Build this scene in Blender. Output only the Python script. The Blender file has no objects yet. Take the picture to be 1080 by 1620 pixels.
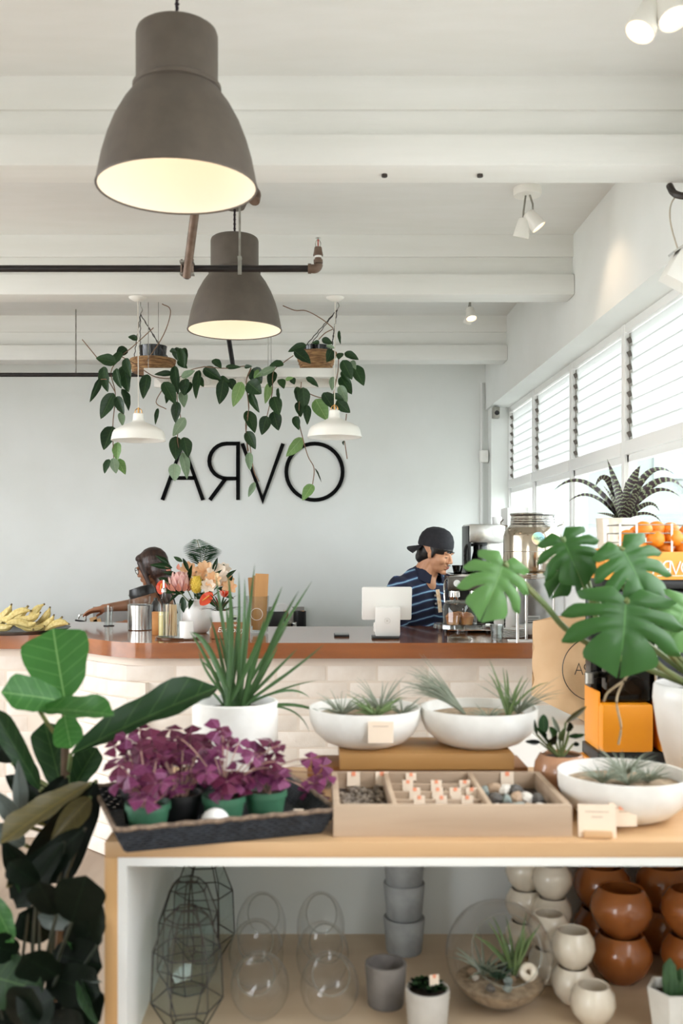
import bpy, bmesh, math, random
from mathutils import Vector, Matrix, Euler

# ------------------------------------------------------------------ camera, light, exposure
F, CX, CY, CH = 1575.0, 505.0, 860.0, 1.5        # focal length in px, vanishing point, eye height
scene = bpy.context.scene
COL = scene.collection
cam_data = bpy.data.cameras.new('camera')
cam = bpy.data.objects.new('camera', cam_data); COL.objects.link(cam)
cam.location = (0, 0, CH); cam.rotation_euler = (math.pi/2, 0, 0)
cam_data.sensor_fit = 'VERTICAL'; cam_data.sensor_height = 36; cam_data.lens = 36*F/1620
cam_data.shift_x = (540-CX)/1620; cam_data.shift_y = (CY-810)/1620
cam_data.clip_start = 0.05
cam_data.dof.use_dof = True; cam_data.dof.focus_distance = 4.9; cam_data.dof.aperture_fstop = 4.0
scene.camera = cam
scene.view_settings.view_transform = 'Standard'; scene.view_settings.look = 'None'
scene.view_settings.gamma = 1; scene.view_settings.use_curve_mapping = False
scene.view_settings.exposure = 0.0
world = bpy.data.worlds.new('overcast_sky'); scene.world = world; world.use_nodes = True
wn = world.node_tree.nodes['Background']
wn.inputs[0].default_value = (0.95, 0.985, 1.035, 1); wn.inputs[1].default_value = 10.0
scene.cycles.max_bounces = 10; scene.cycles.diffuse_bounces = 6; scene.cycles.glossy_bounces = 4
scene.cycles.transmission_bounces = 6; scene.cycles.transparent_max_bounces = 24
scene.cycles.sample_clamp_indirect = 6
scene.cycles.caustics_reflective = False; scene.cycles.caustics_refractive = False
def portal(name, loc, rot, sx, sy):
    l = bpy.data.lights.new(name, 'AREA'); l.shape = 'RECTANGLE'; l.size = sx; l.size_y = sy
    l.cycles.is_portal = True
    o = bpy.data.objects.new(name, l); COL.objects.link(o); o.location = loc; o.rotation_euler = rot
    return o
# daylight enters through the openings of the room (portals only guide the sampling of the sky)
portal('daylight_portal', (1.36, 2.3, 1.92), (0, math.pi/2, 0), 1.1, 9.4)
portal('daylight_portal', (-3.15, -2.55, 1.35), (math.pi/2, 0, 0), 1.3, 2.3)
portal('daylight_portal', (-4.25, 2.9, 1.5), (0, -math.pi/2, 0), 2.5, 3.6)

# ------------------------------------------------------------------ helpers
R = random.Random(11)
def P(x, y, z): return Vector(((x-CX)*z/F, z, CH-(y-CY)*z/F))     # photo pixel at depth z
def on(x, z, Z): return Vector(((x-CX)*z/F, z, Z))                 # pixel column at depth z, height Z
def lin(c): return c/12.92 if c <= .04045 else ((c+.055)/1.055)**2.4
def C(h, a=1.0):
    h = h.lstrip('#'); return tuple(lin(int(h[i:i+2], 16)/255) for i in (0, 2, 4)) + (a,)
def jit(a): return R.uniform(-a, a)

class MB:
    def __init__(s): s.v = []; s.f = []; s.m = []; s.uv = {}
    def add(s, verts, faces, mi=0, uvs=None):
        o = len(s.v); s.v += [Vector(p) for p in verts]
        for k, f in enumerate(faces):
            s.f.append([i+o for i in f]); s.m.append(mi)
            if uvs: s.uv[len(s.f)-1] = [uvs[i] for i in f]
        return s
    def box(s, c, d, rot=None, bev=0, mi=0):
        bm = bmesh.new(); bmesh.ops.create_cube(bm, size=1)
        bmesh.ops.scale(bm, vec=d, verts=bm.verts)
        if bev: bmesh.ops.bevel(bm, geom=bm.edges[:], offset=bev, segments=2, affect='EDGES', profile=.6)
        M = (rot if rot is not None else Matrix.Identity(3)); c = Vector(c)
        s.add([M @ v.co + c for v in bm.verts], [[v.index for v in f.verts] for f in bm.faces], mi); bm.free(); return s
    def span(s, a, b, bev=0, mi=0):
        a = Vector(a); b = Vector(b); return s.box((a+b)/2, [abs(q) for q in (b-a)], None, bev, mi)
    def lathe(s, prof, c=(0, 0, 0), seg=24, M=None, mi=0, a0=0, a1=2*math.pi, rfun=None):
        c = Vector(c); full = abs(a1-a0-2*math.pi) < 1e-6; n = seg if full else seg+1
        V = []; 
        for (r, z) in prof:
            for k in range(n):
                a = a0+(a1-a0)*k/seg; rr = r*(rfun(a, z) if rfun else 1)
                p = Vector((rr*math.cos(a), rr*math.sin(a), z)); V.append((M @ p if M is not None else p)+c)
        Fc = []
        for i in range(len(prof)-1):
            for k in range(seg):
                k2 = (k+1) % n
                Fc.append([i*n+k, i*n+k2, (i+1)*n+k2, (i+1)*n+k])
        s.add(V, Fc, mi); return s
    def disc(s, r, c, seg=24, M=None, mi=0):
        c = Vector(c); V = [(M @ Vector((r*math.cos(2*math.pi*k/seg), r*math.sin(2*math.pi*k/seg), 0)) if M is not None else Vector((r*math.cos(2*math.pi*k/seg), r*math.sin(2*math.pi*k/seg), 0)))+c for k in range(seg)]
        s.add(V, [list(range(seg))], mi); return s
    def cyl(s, a, b, r, r2=None, seg=16, mi=0):
        return s.tube([a, b], [r, r if r2 is None else r2], seg, mi)
    def tube(s, pts, r, seg=8, mi=0, caps=True):
        pts = [Vector(p) for p in pts]; n = len(pts)
        rs = r if isinstance(r, (list, tuple)) else [r]*n
        V = []; ref = None
        for i, p in enumerate(pts):
            t = (pts[min(i+1, n-1)]-pts[max(i-1, 0)]); t = t.normalized() if t.length > 1e-9 else Vector((0, 0, 1))
            if ref is None:
                ref = Vector((0, 0, 1)) if abs(t.z) < .9 else Vector((1, 0, 0))
            u = t.cross(ref); u = u.normalized() if u.length > 1e-6 else t.orthogonal().normalized()
            w = t.cross(u); ref = -w if False else w.cross(t) if False else ref
            for k in range(seg):
                a = 2*math.pi*k/seg; V.append(p+(u*math.cos(a)+w*math.sin(a))*rs[i])
        Fc = [[i*seg+k, i*seg+(k+1) % seg, (i+1)*seg+(k+1) % seg, (i+1)*seg+k] for i in range(n-1) for k in range(seg)]
        if caps: Fc += [list(range(seg))[::-1], [(n-1)*seg+k for k in range(seg)]]
        s.add(V, Fc, mi); return s
    def ell(s, c, r, rot=None, seg=16, mi=0):
        rings = max(6, seg//2); prof = [(math.sin(math.pi*i/rings), -math.cos(math.pi*i/rings)) for i in range(rings+1)]
        prof[0] = (.001, -1); prof[-1] = (.001, 1)
        r = (r, r, r) if isinstance(r, (int, float)) else r
        M = (rot if rot is not None else Matrix.Identity(3)) @ Matrix.Diagonal(Vector(r))
        return s.lathe(prof, c, seg, M, mi)
    def prism(s, poly, h0, h1, M=None, c=(0, 0, 0), mi=0):
        n = len(poly); c = Vector(c); T = (lambda p: (M @ p if M is not None else p)+c)
        V = [T(Vector((x, y, h0))) for x, y in poly]+[T(Vector((x, y, h1))) for x, y in poly]
        s.add(V, [list(range(n))[::-1], [n+i for i in range(n)]]+[[i, (i+1) % n, n+(i+1) % n, n+i] for i in range(n)], mi); return s
    def torus(s, c, R_, r, M=None, seg=24, ts=8, mi=0):
        V = []; c = Vector(c)
        for i in range(seg):
            a = 2*math.pi*i/seg
            for k in range(ts):
                b = 2*math.pi*k/ts; p = Vector(((R_+r*math.cos(b))*math.cos(a), (R_+r*math.cos(b))*math.sin(a), r*math.sin(b)))
                V.append((M @ p if M is not None else p)+c)
        s.add(V, [[i*ts+k, ((i+1) % seg)*ts+k, ((i+1) % seg)*ts+(k+1) % ts, i*ts+(k+1) % ts] for i in range(seg) for k in range(ts)], mi); return s
    def mesh(s, name, mats, off=Vector((0, 0, 0)), smooth=True, angle=40, fix=True):
        me = bpy.data.meshes.new(name)
        me.from_pydata([v-off for v in s.v], [], s.f)
        for m in (mats if isinstance(mats, (list, tuple)) else [mats]): me.materials.append(m)
        if any(s.m): me.polygons.foreach_set('material_index', s.m)
        if s.uv:
            ul = me.uv_layers.new(name='UVMap')
            for pi, us in s.uv.items():
                for li, u in zip(me.polygons[pi].loop_indices, us): ul.data[li].uv = u
        if fix:
            bm = bmesh.new(); bm.from_mesh(me); bmesh.ops.recalc_face_normals(bm, faces=bm.faces); bm.to_mesh(me); bm.free()
        if smooth:
            me.polygons.foreach_set('use_smooth', [True]*len(me.polygons)); me.set_sharp_from_angle(angle=math.radians(angle))
        me.update(); return me
    def part(s, name, mats, parent, label=None, **k):      # a part of a thing, given in world coordinates
        o = bpy.data.objects.new(name, s.mesh(name, mats, rootloc(parent), **k)); COL.objects.link(o); o.parent = parent
        if label: o['label'] = label
        return o
    def thing(s, name, mats, label, cat, group=None, **k): # a thing of a single mesh
        lo = [min(v[i] for v in s.v) for i in range(3)]; hi = [max(v[i] for v in s.v) for i in range(3)]
        c = Vector(((lo[0]+hi[0])/2, (lo[1]+hi[1])/2, lo[2]))
        o = bpy.data.objects.new(name, s.mesh(name, mats, c, **k)); COL.objects.link(o); o.location = c
        return tag(o, label, cat, group)
    def struct(s, name, mats, **k):
        o = bpy.data.objects.new(name, s.mesh(name, mats, **k)); COL.objects.link(o); o['kind'] = 'structure'; return o
def rootloc(p):
    while p.parent: p = p.parent
    return p.location.copy()
def tag(o, label, cat, group=None):
    o['label'] = label; o['category'] = cat
    if group: o['group'] = group
    return o
def thing(name, label, cat, loc, group=None):
    o = bpy.data.objects.new(name, None); COL.objects.link(o); o.location = loc; o.empty_display_size = .05
    return tag(o, label, cat, group)
def instance(name, me, parent, M):                          # shared mesh data as a part, M in world coordinates
    o = bpy.data.objects.new(name, me); COL.objects.link(o); o.parent = parent
    o.matrix_local = Matrix.Translation(-rootloc(parent)) @ M
    return o
def lamp(name, parent, loc, energy, color, size=.03, kind='POINT', rot=None, spot=None):
    l = bpy.data.lights.new(name, kind); l.energy = energy; l.color = color
    l.shadow_soft_size = size
    if kind == 'SPOT': l.spot_size = spot; l.spot_blend = .8
    o = bpy.data.objects.new(name, l); COL.objects.link(o); o.parent = parent; o.location = Vector(loc)-rootloc(parent)
    if rot is not None: o.rotation_euler = rot
    return o
def aim(d):                                                 # matrix whose Z axis points along d
    return Vector(d).normalized().to_track_quat('Z', 'Y').to_matrix()
def curve(pts, n=10):                                       # smooth path through points
    pts = [Vector(p) for p in pts]; q = [pts[0]*2-pts[1]]+pts+[pts[-1]*2-pts[-2]]; out = []
    for i in range(1, len(q)-2):
        for k in range(n):
            t = k/n; a, b, c, d = q[i-1], q[i], q[i+1], q[i+2]
            out.append(.5*((2*b)+(c-a)*t+(2*a-5*b+4*c-d)*t*t+(3*b-a-3*c+d)*t**3))
    out.append(pts[-1]); return out
def bez(a, b, c, n=8):
    a, b, c = Vector(a), Vector(b), Vector(c)
    return [a*(1-t)**2+b*2*t*(1-t)+c*t*t for t in [i/n for i in range(n+1)]]
def ribbon(mb, pts, w, nrm, fold=.15, mi=0):                # a leaf blade along a path
    n = len(pts); V = []; U = []
    for i, p in enumerate(pts):
        t = (pts[min(i+1, n-1)]-pts[max(i-1, 0)]).normalized(); s = t.cross(Vector(nrm))
        s = s.normalized() if s.length > 1e-5 else t.orthogonal().normalized(); k = s.cross(t)
        ww = w(i/(n-1)) if callable(w) else w
        V += [p-s*ww/2+k*ww*fold, p, p+s*ww/2+k*ww*fold]; U += [(i/(n-1), 0), (i/(n-1), .5), (i/(n-1), 1)]
    Fc = []
    for i in range(n-1):
        for j in (0, 1): Fc.append([i*3+j, i*3+j+1, (i+1)*3+j+1, (i+1)*3+j])
    mb.add(V, Fc, mi, U); return mb
def fuse(mb, voxel, smooth=4, factor=.5):                   # union of overlapping shapes into one skin
    me = mb.mesh('tmp', []); o = bpy.data.objects.new('tmp', me); COL.objects.link(o)
    m = o.modifiers.new('r', 'REMESH'); m.mode = 'VOXEL'; m.voxel_size = voxel
    s = o.modifiers.new('s', 'SMOOTH'); s.iterations = smooth; s.factor = factor
    ev = o.evaluated_get(bpy.context.evaluated_depsgraph_get()); e2 = bpy.data.meshes.new_from_object(ev)
    out = MB(); out.add([v.co.copy() for v in e2.vertices], [list(p.vertices) for p in e2.polygons])
    bpy.data.objects.remove(o); bpy.data.meshes.remove(me); bpy.data.meshes.remove(e2); return out
def capsule(mb, a, b, ra, rb, seg=14):
    a, b = Vector(a), Vector(b); mb.ell(a, ra, None, seg); mb.ell(b, rb, None, seg); mb.cyl(a, b, ra, rb, seg); return mb
def xf(mb, M):                                              # transform a builder by a 4x4 matrix
    mb.v = [M @ v for v in mb.v]; return mb

# ------------------------------------------------------------------ materials
def newmat(name):
    m = bpy.data.materials.new(name); m.use_nodes = True; nt = m.node_tree
    return m, nt, nt.nodes['Principled BSDF']
def nd(nt, t, **k):
    n = nt.nodes.new(t)
    for a, b in k.items(): setattr(n, a, b)
    return n
def math_(nt, op, a, b=None, c=None):
    n = nd(nt, 'ShaderNodeMath', operation=op)
    for i, q in enumerate((a, b, c)):
        if q is None: continue
        if isinstance(q, (int, float)): n.inputs[i].default_value = q
        else: nt.links.new(q, n.inputs[i])
    return n.outputs[0]
def mixc(nt, f, a, b):
    n = nd(nt, 'ShaderNodeMix', data_type='RGBA')
    for i, q in ((0, f), (6, a), (7, b)):
        if isinstance(q, (int, float, tuple)): n.inputs[i].default_value = q
        else: nt.links.new(q, n.inputs[i])
    return n.outputs[2]
def mat(name, c1, c2=None, rough=.5, metal=0, spec=.5, scale=8, stretch=(1, 1, 1), bump=0, bscale=None, coat=0, detail=4, contrast=(.35, .65), co='Object'):
    m, nt, b = newmat(name); c1 = C(c1) if isinstance(c1, str) else c1
    b.inputs['Base Color'].default_value = c1; b.inputs['Roughness'].default_value = rough; b.inputs['Metallic'].default_value = metal
    b.inputs['Specular IOR Level'].default_value = spec; b.inputs['Coat Weight'].default_value = coat; b.inputs['Coat Roughness'].default_value = .08
    if c2 or bump:
        tc = nd(nt, 'ShaderNodeTexCoord'); mp = nd(nt, 'ShaderNodeMapping'); mp.inputs['Scale'].default_value = stretch
        nt.links.new(tc.outputs[co], mp.inputs[0])
        nz = nd(nt, 'ShaderNodeTexNoise'); nz.inputs['Scale'].default_value = scale; nz.inputs['Detail'].default_value = detail
        nt.links.new(mp.outputs[0], nz.inputs['Vector'])
        if c2:
            c2 = C(c2) if isinstance(c2, str) else c2
            mr = nd(nt, 'ShaderNodeMapRange'); mr.inputs[1].default_value, mr.inputs[2].default_value = contrast
            nt.links.new(nz.outputs[0], mr.inputs[0]); nt.links.new(mixc(nt, mr.outputs[0], c1, c2), b.inputs['Base Color'])
        if bump:
            n2 = nz
            if bscale:
                n2 = nd(nt, 'ShaderNodeTexNoise'); n2.inputs['Scale'].default_value = bscale; nt.links.new(mp.outputs[0], n2.inputs['Vector'])
            bp = nd(nt, 'ShaderNodeBump'); bp.inputs['Strength'].default_value = bump; bp.inputs['Distance'].default_value = .01
            nt.links.new(n2.outputs[0], bp.inputs['Height']); nt.links.new(bp.outputs[0], b.inputs['Normal'])
    return m
def leafmat(name, c1, c2, vein, rough=.4, lateral=9, vw=.016, trans=.18, random_shift=.12, spec=.4):
    m, nt, b = newmat(name); uv = nd(nt, 'ShaderNodeUVMap'); sp = nd(nt, 'ShaderNodeSeparateXYZ'); nt.links.new(uv.outputs[0], sp.inputs[0])
    a = math_(nt, 'ABSOLUTE', math_(nt, 'SUBTRACT', sp.outputs[1], .5))
    midr = math_(nt, 'LESS_THAN', a, vw)
    fr = math_(nt, 'FRACT', math_(nt, 'SUBTRACT', math_(nt, 'MULTIPLY', sp.outputs[0], lateral), math_(nt, 'MULTIPLY', a, lateral*.45)))
    lat = math_(nt, 'MULTIPLY', math_(nt, 'LESS_THAN', fr, .07), .45)
    vm = math_(nt, 'MAXIMUM', midr, lat)
    oi = nd(nt, 'ShaderNodeObjectInfo'); nz = nd(nt, 'ShaderNodeTexNoise'); nz.inputs['Scale'].default_value = 5
    nt.links.new(uv.outputs[0], nz.inputs[0])
    f = math_(nt, 'ADD', math_(nt, 'MULTIPLY', oi.outputs['Random'], .6), math_(nt, 'MULTIPLY', nz.outputs[0], .5))
    col = mixc(nt, math_(nt, 'MULTIPLY', vm, .7), mixc(nt, f, C(c1), C(c2)), C(vein))
    nt.links.new(col, b.inputs['Base Color']); b.inputs['Roughness'].default_value = rough; b.inputs['Specular IOR Level'].default_value = spec
    tr = nd(nt, 'ShaderNodeBsdfTranslucent'); nt.links.new(col, tr.inputs[0])
    mx = nd(nt, 'ShaderNodeMixShader'); mx.inputs[0].default_value = trans
    nt.links.new(b.outputs[0], mx.inputs[1]); nt.links.new(tr.outputs[0], mx.inputs[2])
    nt.links.new(mx.outputs[0], nt.nodes['Material Output'].inputs[0]); return m
def wood(name, c1, c2, rough=.4, axis=0, scale=6, coat=0, grain=18):
    st = [1, 1, 1]; st[axis] = 1/grain*2
    return mat(name, c1, c2, rough, scale=scale*4, stretch=tuple(st), bump=.06, coat=coat, detail=6)
def glass(name, tint='#ffffff', refl=1.0, rough=.02, tf=.95):
    m, nt, b = newmat(name); nt.nodes.remove(b)
    tr = nd(nt, 'ShaderNodeBsdfTransparent'); t = C(tint); tr.inputs[0].default_value = (t[0]*tf, t[1]*tf, t[2]*tf, 1)
    gl = nd(nt, 'ShaderNodeBsdfGlossy'); gl.inputs['Roughness'].default_value = rough
    fr = nd(nt, 'ShaderNodeLayerWeight'); fr.inputs[0].default_value = .5
    fz = math_(nt, 'MINIMUM', math_(nt, 'ADD', math_(nt, 'MULTIPLY', math_(nt, 'POWER', fr.outputs['Facing'], 3.5), .7*refl), .04*refl), .95)
    mx = nd(nt, 'ShaderNodeMixShader'); nt.links.new(fz, mx.inputs[0])
    nt.links.new(tr.outputs[0], mx.inputs[1]); nt.links.new(gl.outputs[0], mx.inputs[2])
    nt.links.new(mx.outputs[0], nt.nodes['Material Output'].inputs[0]); return m
def glow(name, c, s):
    m, nt, b = newmat(name); b.inputs['Base Color'].default_value = C(c); b.inputs['Emission Color'].default_value = C(c); b.inputs['Emission Strength'].default_value = s; return m
M = {}
M['wall'] = mat('wall_paint', '#e7e9e6', '#e3e5e1', .85, scale=3, bump=.03, bscale=60)
M['ceil'] = mat('ceiling_paint', '#e6e6e3', '#e3e3df', .85, scale=4, stretch=(1, 4, 4), bump=.04, bscale=40)
M['beam'] = mat('beam_paint', '#e8e8e4', '#e4e4df', .7, scale=6, stretch=(.3, 3, 3), bump=.08, bscale=30)
M['brick'] = mat('painted_brick', '#e2d8cd', '#dacec1', .8, scale=14, bump=.15, bscale=60)
M['mortar'] = mat('painted_mortar', '#d8cabb', None, .9, bump=.1, scale=50)
M['floor'] = wood('floor_timber', '#a89684', '#8f7d6c', .5, 1, 2)
M['frame'] = mat('window_paint', '#e8e8e5', None, .5)
M['bench'] = wood('varnished_timber', '#98592d', '#7f4722', .16, 0, 3, coat=.6)
M['oak'] = wood('pale_oak', '#d6b288', '#c8a074', .45, 0, 3)
M['oakv'] = wood('pale_oak_upright', '#d6ac78', '#c89a62', .45, 2, 3)
M['liner'] = mat('white_laminate', '#eeeeea', None, .4)
M['shelf'] = wood('shelf_board', '#d3bea2', '#c4ad90', .5, 0, 2)
M['white'] = mat('white_enamel', '#efede6', None, .35)
M['satin'] = mat('white_plastic', '#e9e7e1', None, .5)
M['pot'] = mat('white_glaze', '#eeedea', '#e6e4df', .3, scale=10)
M['matte'] = mat('matte_white_ceramic', '#eeede8', '#e4e2dc', .6, scale=20, bump=.05)
M['pend'] = mat('pendant_grey', '#5e554c', '#564e46', .55, scale=20)
M['cream'] = mat('pendant_inside', '#efe6d8', None, .6)
M['black'] = mat('black_plastic', '#141414', None, .4)
M['blackg'] = mat('black_gloss', '#101112', None, .15)
M['dark'] = mat('dark_iron', '#241f1c', '#3a312b', .45, scale=30)
M['pipe'] = mat('rusty_pipe', '#5f4c3f', '#7a6658', .5, .4, scale=25, bump=.1)
M['pipeb'] = mat('black_pipe', '#1b1818', '#2a2524', .4, .3, scale=20)
M['zinc'] = mat('zinc', '#a9a79f', '#8f8c84', .4, .8, scale=30)
M['steel'] = mat('brushed_steel', '#c9c7c3', None, .22, 1)
M['chrome'] = mat('chrome', '#dedcd8', None, .07, 1)
M['brass'] = mat('brass', '#b48a55', None, .3, 1)
M['glass'] = glass('clear_glass', '#f8faf9', 1.0, tf=.98)
M['pane'] = glass('window_glass', '#f6faf8', .8)
M['smoke'] = glass('smoked_glass', '#8a7a70', 1.0, tf=.6)
M['rattan'] = mat('rattan', '#b08a5e', '#6d4b30', .7, scale=26, stretch=(1, 1, 6), bump=.3)
M['soil'] = mat('soil', '#2c211a', '#463629', .95, scale=60, bump=.6)
M['gravel'] = mat('gravel', '#b59f83', '#8a7762', .9, scale=70, bump=.6)
M['concrete'] = mat('concrete', '#a6a8a8', '#858787', .85, scale=14, bump=.15)
M['kraft'] = mat('kraft_paper', '#d6b48c', '#caa57c', .8, scale=6, bump=.1)
M['card'] = mat('card_paper', '#ecd9c3', None, .8)
M['sticker'] = mat('orange_sticker', '#ef9a76', None, .7)
M['orange'] = mat('orange_plastic', '#f09a1c', '#ea9014', .35, scale=3)
M['peel'] = mat('orange_peel', '#f0901c', '#e57d12', .45, scale=30, bump=.2, bscale=120)
M['banana'] = mat('banana_skin', '#d8c585', '#c6ad66', .5, scale=12)
M['bananag'] = mat('banana_tip', '#6b5a35', None, .6)
M['brownglaze'] = mat('caramel_glaze', '#a5622f', '#8d4f26', .18, scale=8, coat=.4)
M['tanglaze'] = mat('tan_glaze', '#b98a6a', '#ab7c5d', .2, scale=8, coat=.3)
M['creamglaze'] = mat('cream_glaze', '#e6dccb', '#dccfbb', .2, scale=20, coat=.3)
M['greenpot'] = mat('green_plastic', '#35654a', '#2e5a40', .5, scale=8)
M['basketblack'] = mat('black_weave', '#1a1d22', '#2b2f36', .7, scale=60, bump=.5)
M['paper'] = mat('white_paper', '#efeeea', None, .7)
M['skin'] = mat('skin', '#cf9873', '#c58c68', .5, scale=6)
M['skin2'] = mat('tan_skin', '#a9785a', '#9d6d50', .5, scale=6)
M['hair'] = mat('black_hair', '#14110f', '#231d1a', .45, scale=30, stretch=(1, 1, .2), bump=.3)
M['hair2'] = mat('brown_hair', '#2a1d18', '#40291f', .4, scale=30, stretch=(3, 3, .15), bump=.4)
M['capc'] = mat('cap_cloth', '#16151a', '#201e24', .8, scale=40, bump=.2)
M['lip'] = mat('lip', '#a9675a', None, .5)
M['denim'] = mat('dark_trousers', '#24262e', None, .8)
M['coral'] = mat('coral_cloth', '#d8653a', '#b94a2c', .8, scale=12)
M['purple'] = leafmat('purple_leaf', '#5a1a42', '#8f4470', '#a56b93', .5, 3, .02, .3)
M['purpledark'] = leafmat('dark_purple_leaf', '#451028', '#672040', '#7d3c60', .5, 3, .02, .25)
M['hoya'] = leafmat('dark_vine_leaf', '#15281a', '#2b4726', '#4f6a3e', .38, 6, .015, .12, spec=.3)
M['hoyal'] = leafmat('light_vine_leaf', '#5c8444', '#87a468', '#a9c084', .42, 6, .015, .2)
M['hoyag'] = leafmat('greygreen_vine_leaf', '#5d7758', '#8ca184', '#a9b998', .42, 6, .015, .2)
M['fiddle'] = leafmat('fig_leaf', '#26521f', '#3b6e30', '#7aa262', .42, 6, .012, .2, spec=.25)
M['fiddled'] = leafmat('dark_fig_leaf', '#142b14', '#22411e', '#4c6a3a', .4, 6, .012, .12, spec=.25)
M['brownleaf'] = leafmat('bronze_leaf', '#3a3a22', '#5c5230', '#80703c', .45, 7, .014, .1)
M['deep'] = leafmat('shade_leaf', '#070c07', '#0e190e', '#1c2c1c', .45, 7, .012, .06, spec=.15)  # near-black green; the shadow beside the display unit is put into this colour
M['greyleaf'] = leafmat('grey_leaf', '#4b5550', '#6b716c', '#3a443c', .5, 12, .02, .1)
M['monst'] = leafmat('monstera_leaf', '#0f2e10', '#1e461c', '#52803f', .35, 0, .008, .15, spec=.25)
M['monstl'] = leafmat('pale_monstera_leaf', '#3a662e', '#527d42', '#78a062', .35, 0, .008, .22, spec=.25)
M['stem'] = mat('green_stem', '#5d7444', '#6d6a3c', .6, scale=10)
M['vine'] = mat('brown_vine', '#6f5440', '#85684f', .7, scale=20)
M['draca'] = leafmat('strap_leaf', '#122b13', '#34582c', '#6c8e5c', .35, 0, .05, .2, spec=.3)
M['succ'] = mat('succulent', '#23392a', '#35503a', .4, scale=10)
M['airp'] = mat('air_plant', '#939a88', '#747d6c', .7, scale=14)
M['airpb'] = mat('green_air_plant', '#5a7340', '#7d9262', .6, scale=14)
M['bulb'] = glow('warm_bulb', '#ffe9cc', 3)
M['spot'] = glow('spot_bulb', '#ffd9a8', 4)
# ------------------------------------------------------------------ the room
XR, XW, YB, XL, YF, ZC = 1.15, 1.31, 6.9, -4.2, -2.5, 2.9
SOF, SILL = 2.426, 1.40
MB().span((XL-.2, YF-.2, -.1), (1.5, YB+.2, 0)).struct('floor', M['floor'])
MB().span((XL-.2, YF-.2, ZC), (1.5, YB+.2, ZC+.12)).struct('ceiling', M['ceil'])
MB().span((XL-.2, YB, 0), (1.5, YB+.2, ZC)).struct('wall_back', M['wall'])
w = MB()                                                   # right wall: below, above and in front of the window band
w.span((XR, YF, 0), (1.42, YB, SILL-.03)); w.span((XR, YF, SOF), (1.42, YB, ZC))
w.span((XR, YF, SILL-.03), (1.42, -2.4, SOF)); w.span((XR+.02, 6.78, SILL-.03), (1.42, YB, SOF))
w.struct('wall_right', M['wall'])
w = MB()                                                   # left wall (out of view), its wide opening placed and sized for the light
w.span((XL-.2, YF, 0), (XL, 1.1, ZC)); w.span((XL-.2, 4.7, 0), (XL, YB, ZC)); w.span((XL-.2, 1.1, 2.7), (XL, 4.7, ZC)); w.span((XL-.2, 1.1, 0), (XL, 4.7, .25))
w.struct('wall_left', M['wall'])
w = MB()                                                   # unseen shop front behind the camera, its opening sized to weaken the front light
w.span((XL, YF-.2, 0), (-3.8, YF, ZC)); w.span((-2.5, YF-.2, 0), (1.5, YF, ZC)); w.span((-3.8, YF-.2, 2.5), (-2.5, YF, ZC)); w.span((-3.8, YF-.2, 0), (-2.5, YF, .2))
for x in (-3.15,): w.span((x-.03, YF-.12, .2), (x+.03, YF-.06, 2.5))
w.struct('wall_front', M['wall'])
# ceiling beams: a web of two boards over a wide rounded flange
for i, y0 in enumerate((1.42, 2.95, 4.48, 6.08)):
    b = MB(); b.box(((XL+XR)/2, y0+.075, 2.668), (XR-XL, .15, .096), None, .012)
    b.span((XL, y0+.045, 2.70), (XR, y0+.105, 2.815)); b.span((XL, y0+.03, 2.80), (XR, y0+.12, ZC))
    b.struct('trim_%d' % (i+1), M['beam'])
for n, (x, y) in enumerate(((608, 277), (759, 277))):      # bolt heads under the near beam
    c = P(x, y, 3.02); b = MB().lathe([(.001, -.008), (.009, -.008), (.009, 0)], (c.x, 3.02, 2.62), 8)
    b.thing('beam_bolt', M['dark'], ['dark bolt head under the near ceiling beam, nearer the big lamp', 'dark bolt head under the near ceiling beam, nearer the window wall'][n], 'bolt')
# window bays: louvres above a transom, a fixed pane below
louvre = newmat('louvre_glass')[0]
nt = louvre.node_tree; b = nt.nodes['Principled BSDF']
b.inputs['Base Color'].default_value = C('#f2f5f0'); b.inputs['Roughness'].default_value = .25
tl = nd(nt, 'ShaderNodeBsdfTranslucent'); tl.inputs[0].default_value = (.57, .58, .57, 1); tp = nd(nt, 'ShaderNodeBsdfTransparent'); tp.inputs[0].default_value = (.44, .45, .44, 1)
m1 = nd(nt, 'ShaderNodeMixShader'); m1.inputs[0].default_value = .45; m2 = nd(nt, 'ShaderNodeMixShader'); m2.inputs[0].default_value = .22
nt.links.new(tl.outputs[0], m1.inputs[1]); nt.links.new(tp.outputs[0], m1.inputs[2]); nt.links.new(m1.outputs[0], m2.inputs[1]); nt.links.new(b.outputs[0], m2.inputs[2])
nt.links.new(m2.outputs[0], nt.nodes['Material Output'].inputs[0])
ys = [6.78, 6.0, 5.1, 4.22, 3.32, 2.42, 1.52, .6, -.4, -1.4, -2.4]
TR0, TR1 = 1.873, 1.93
clip_me = MB().box((0, 0, 0), (.017, .009, .024), None, .002).mesh('louvre_clip', mat('clip_metal', '#5a524b', None, .5))
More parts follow.
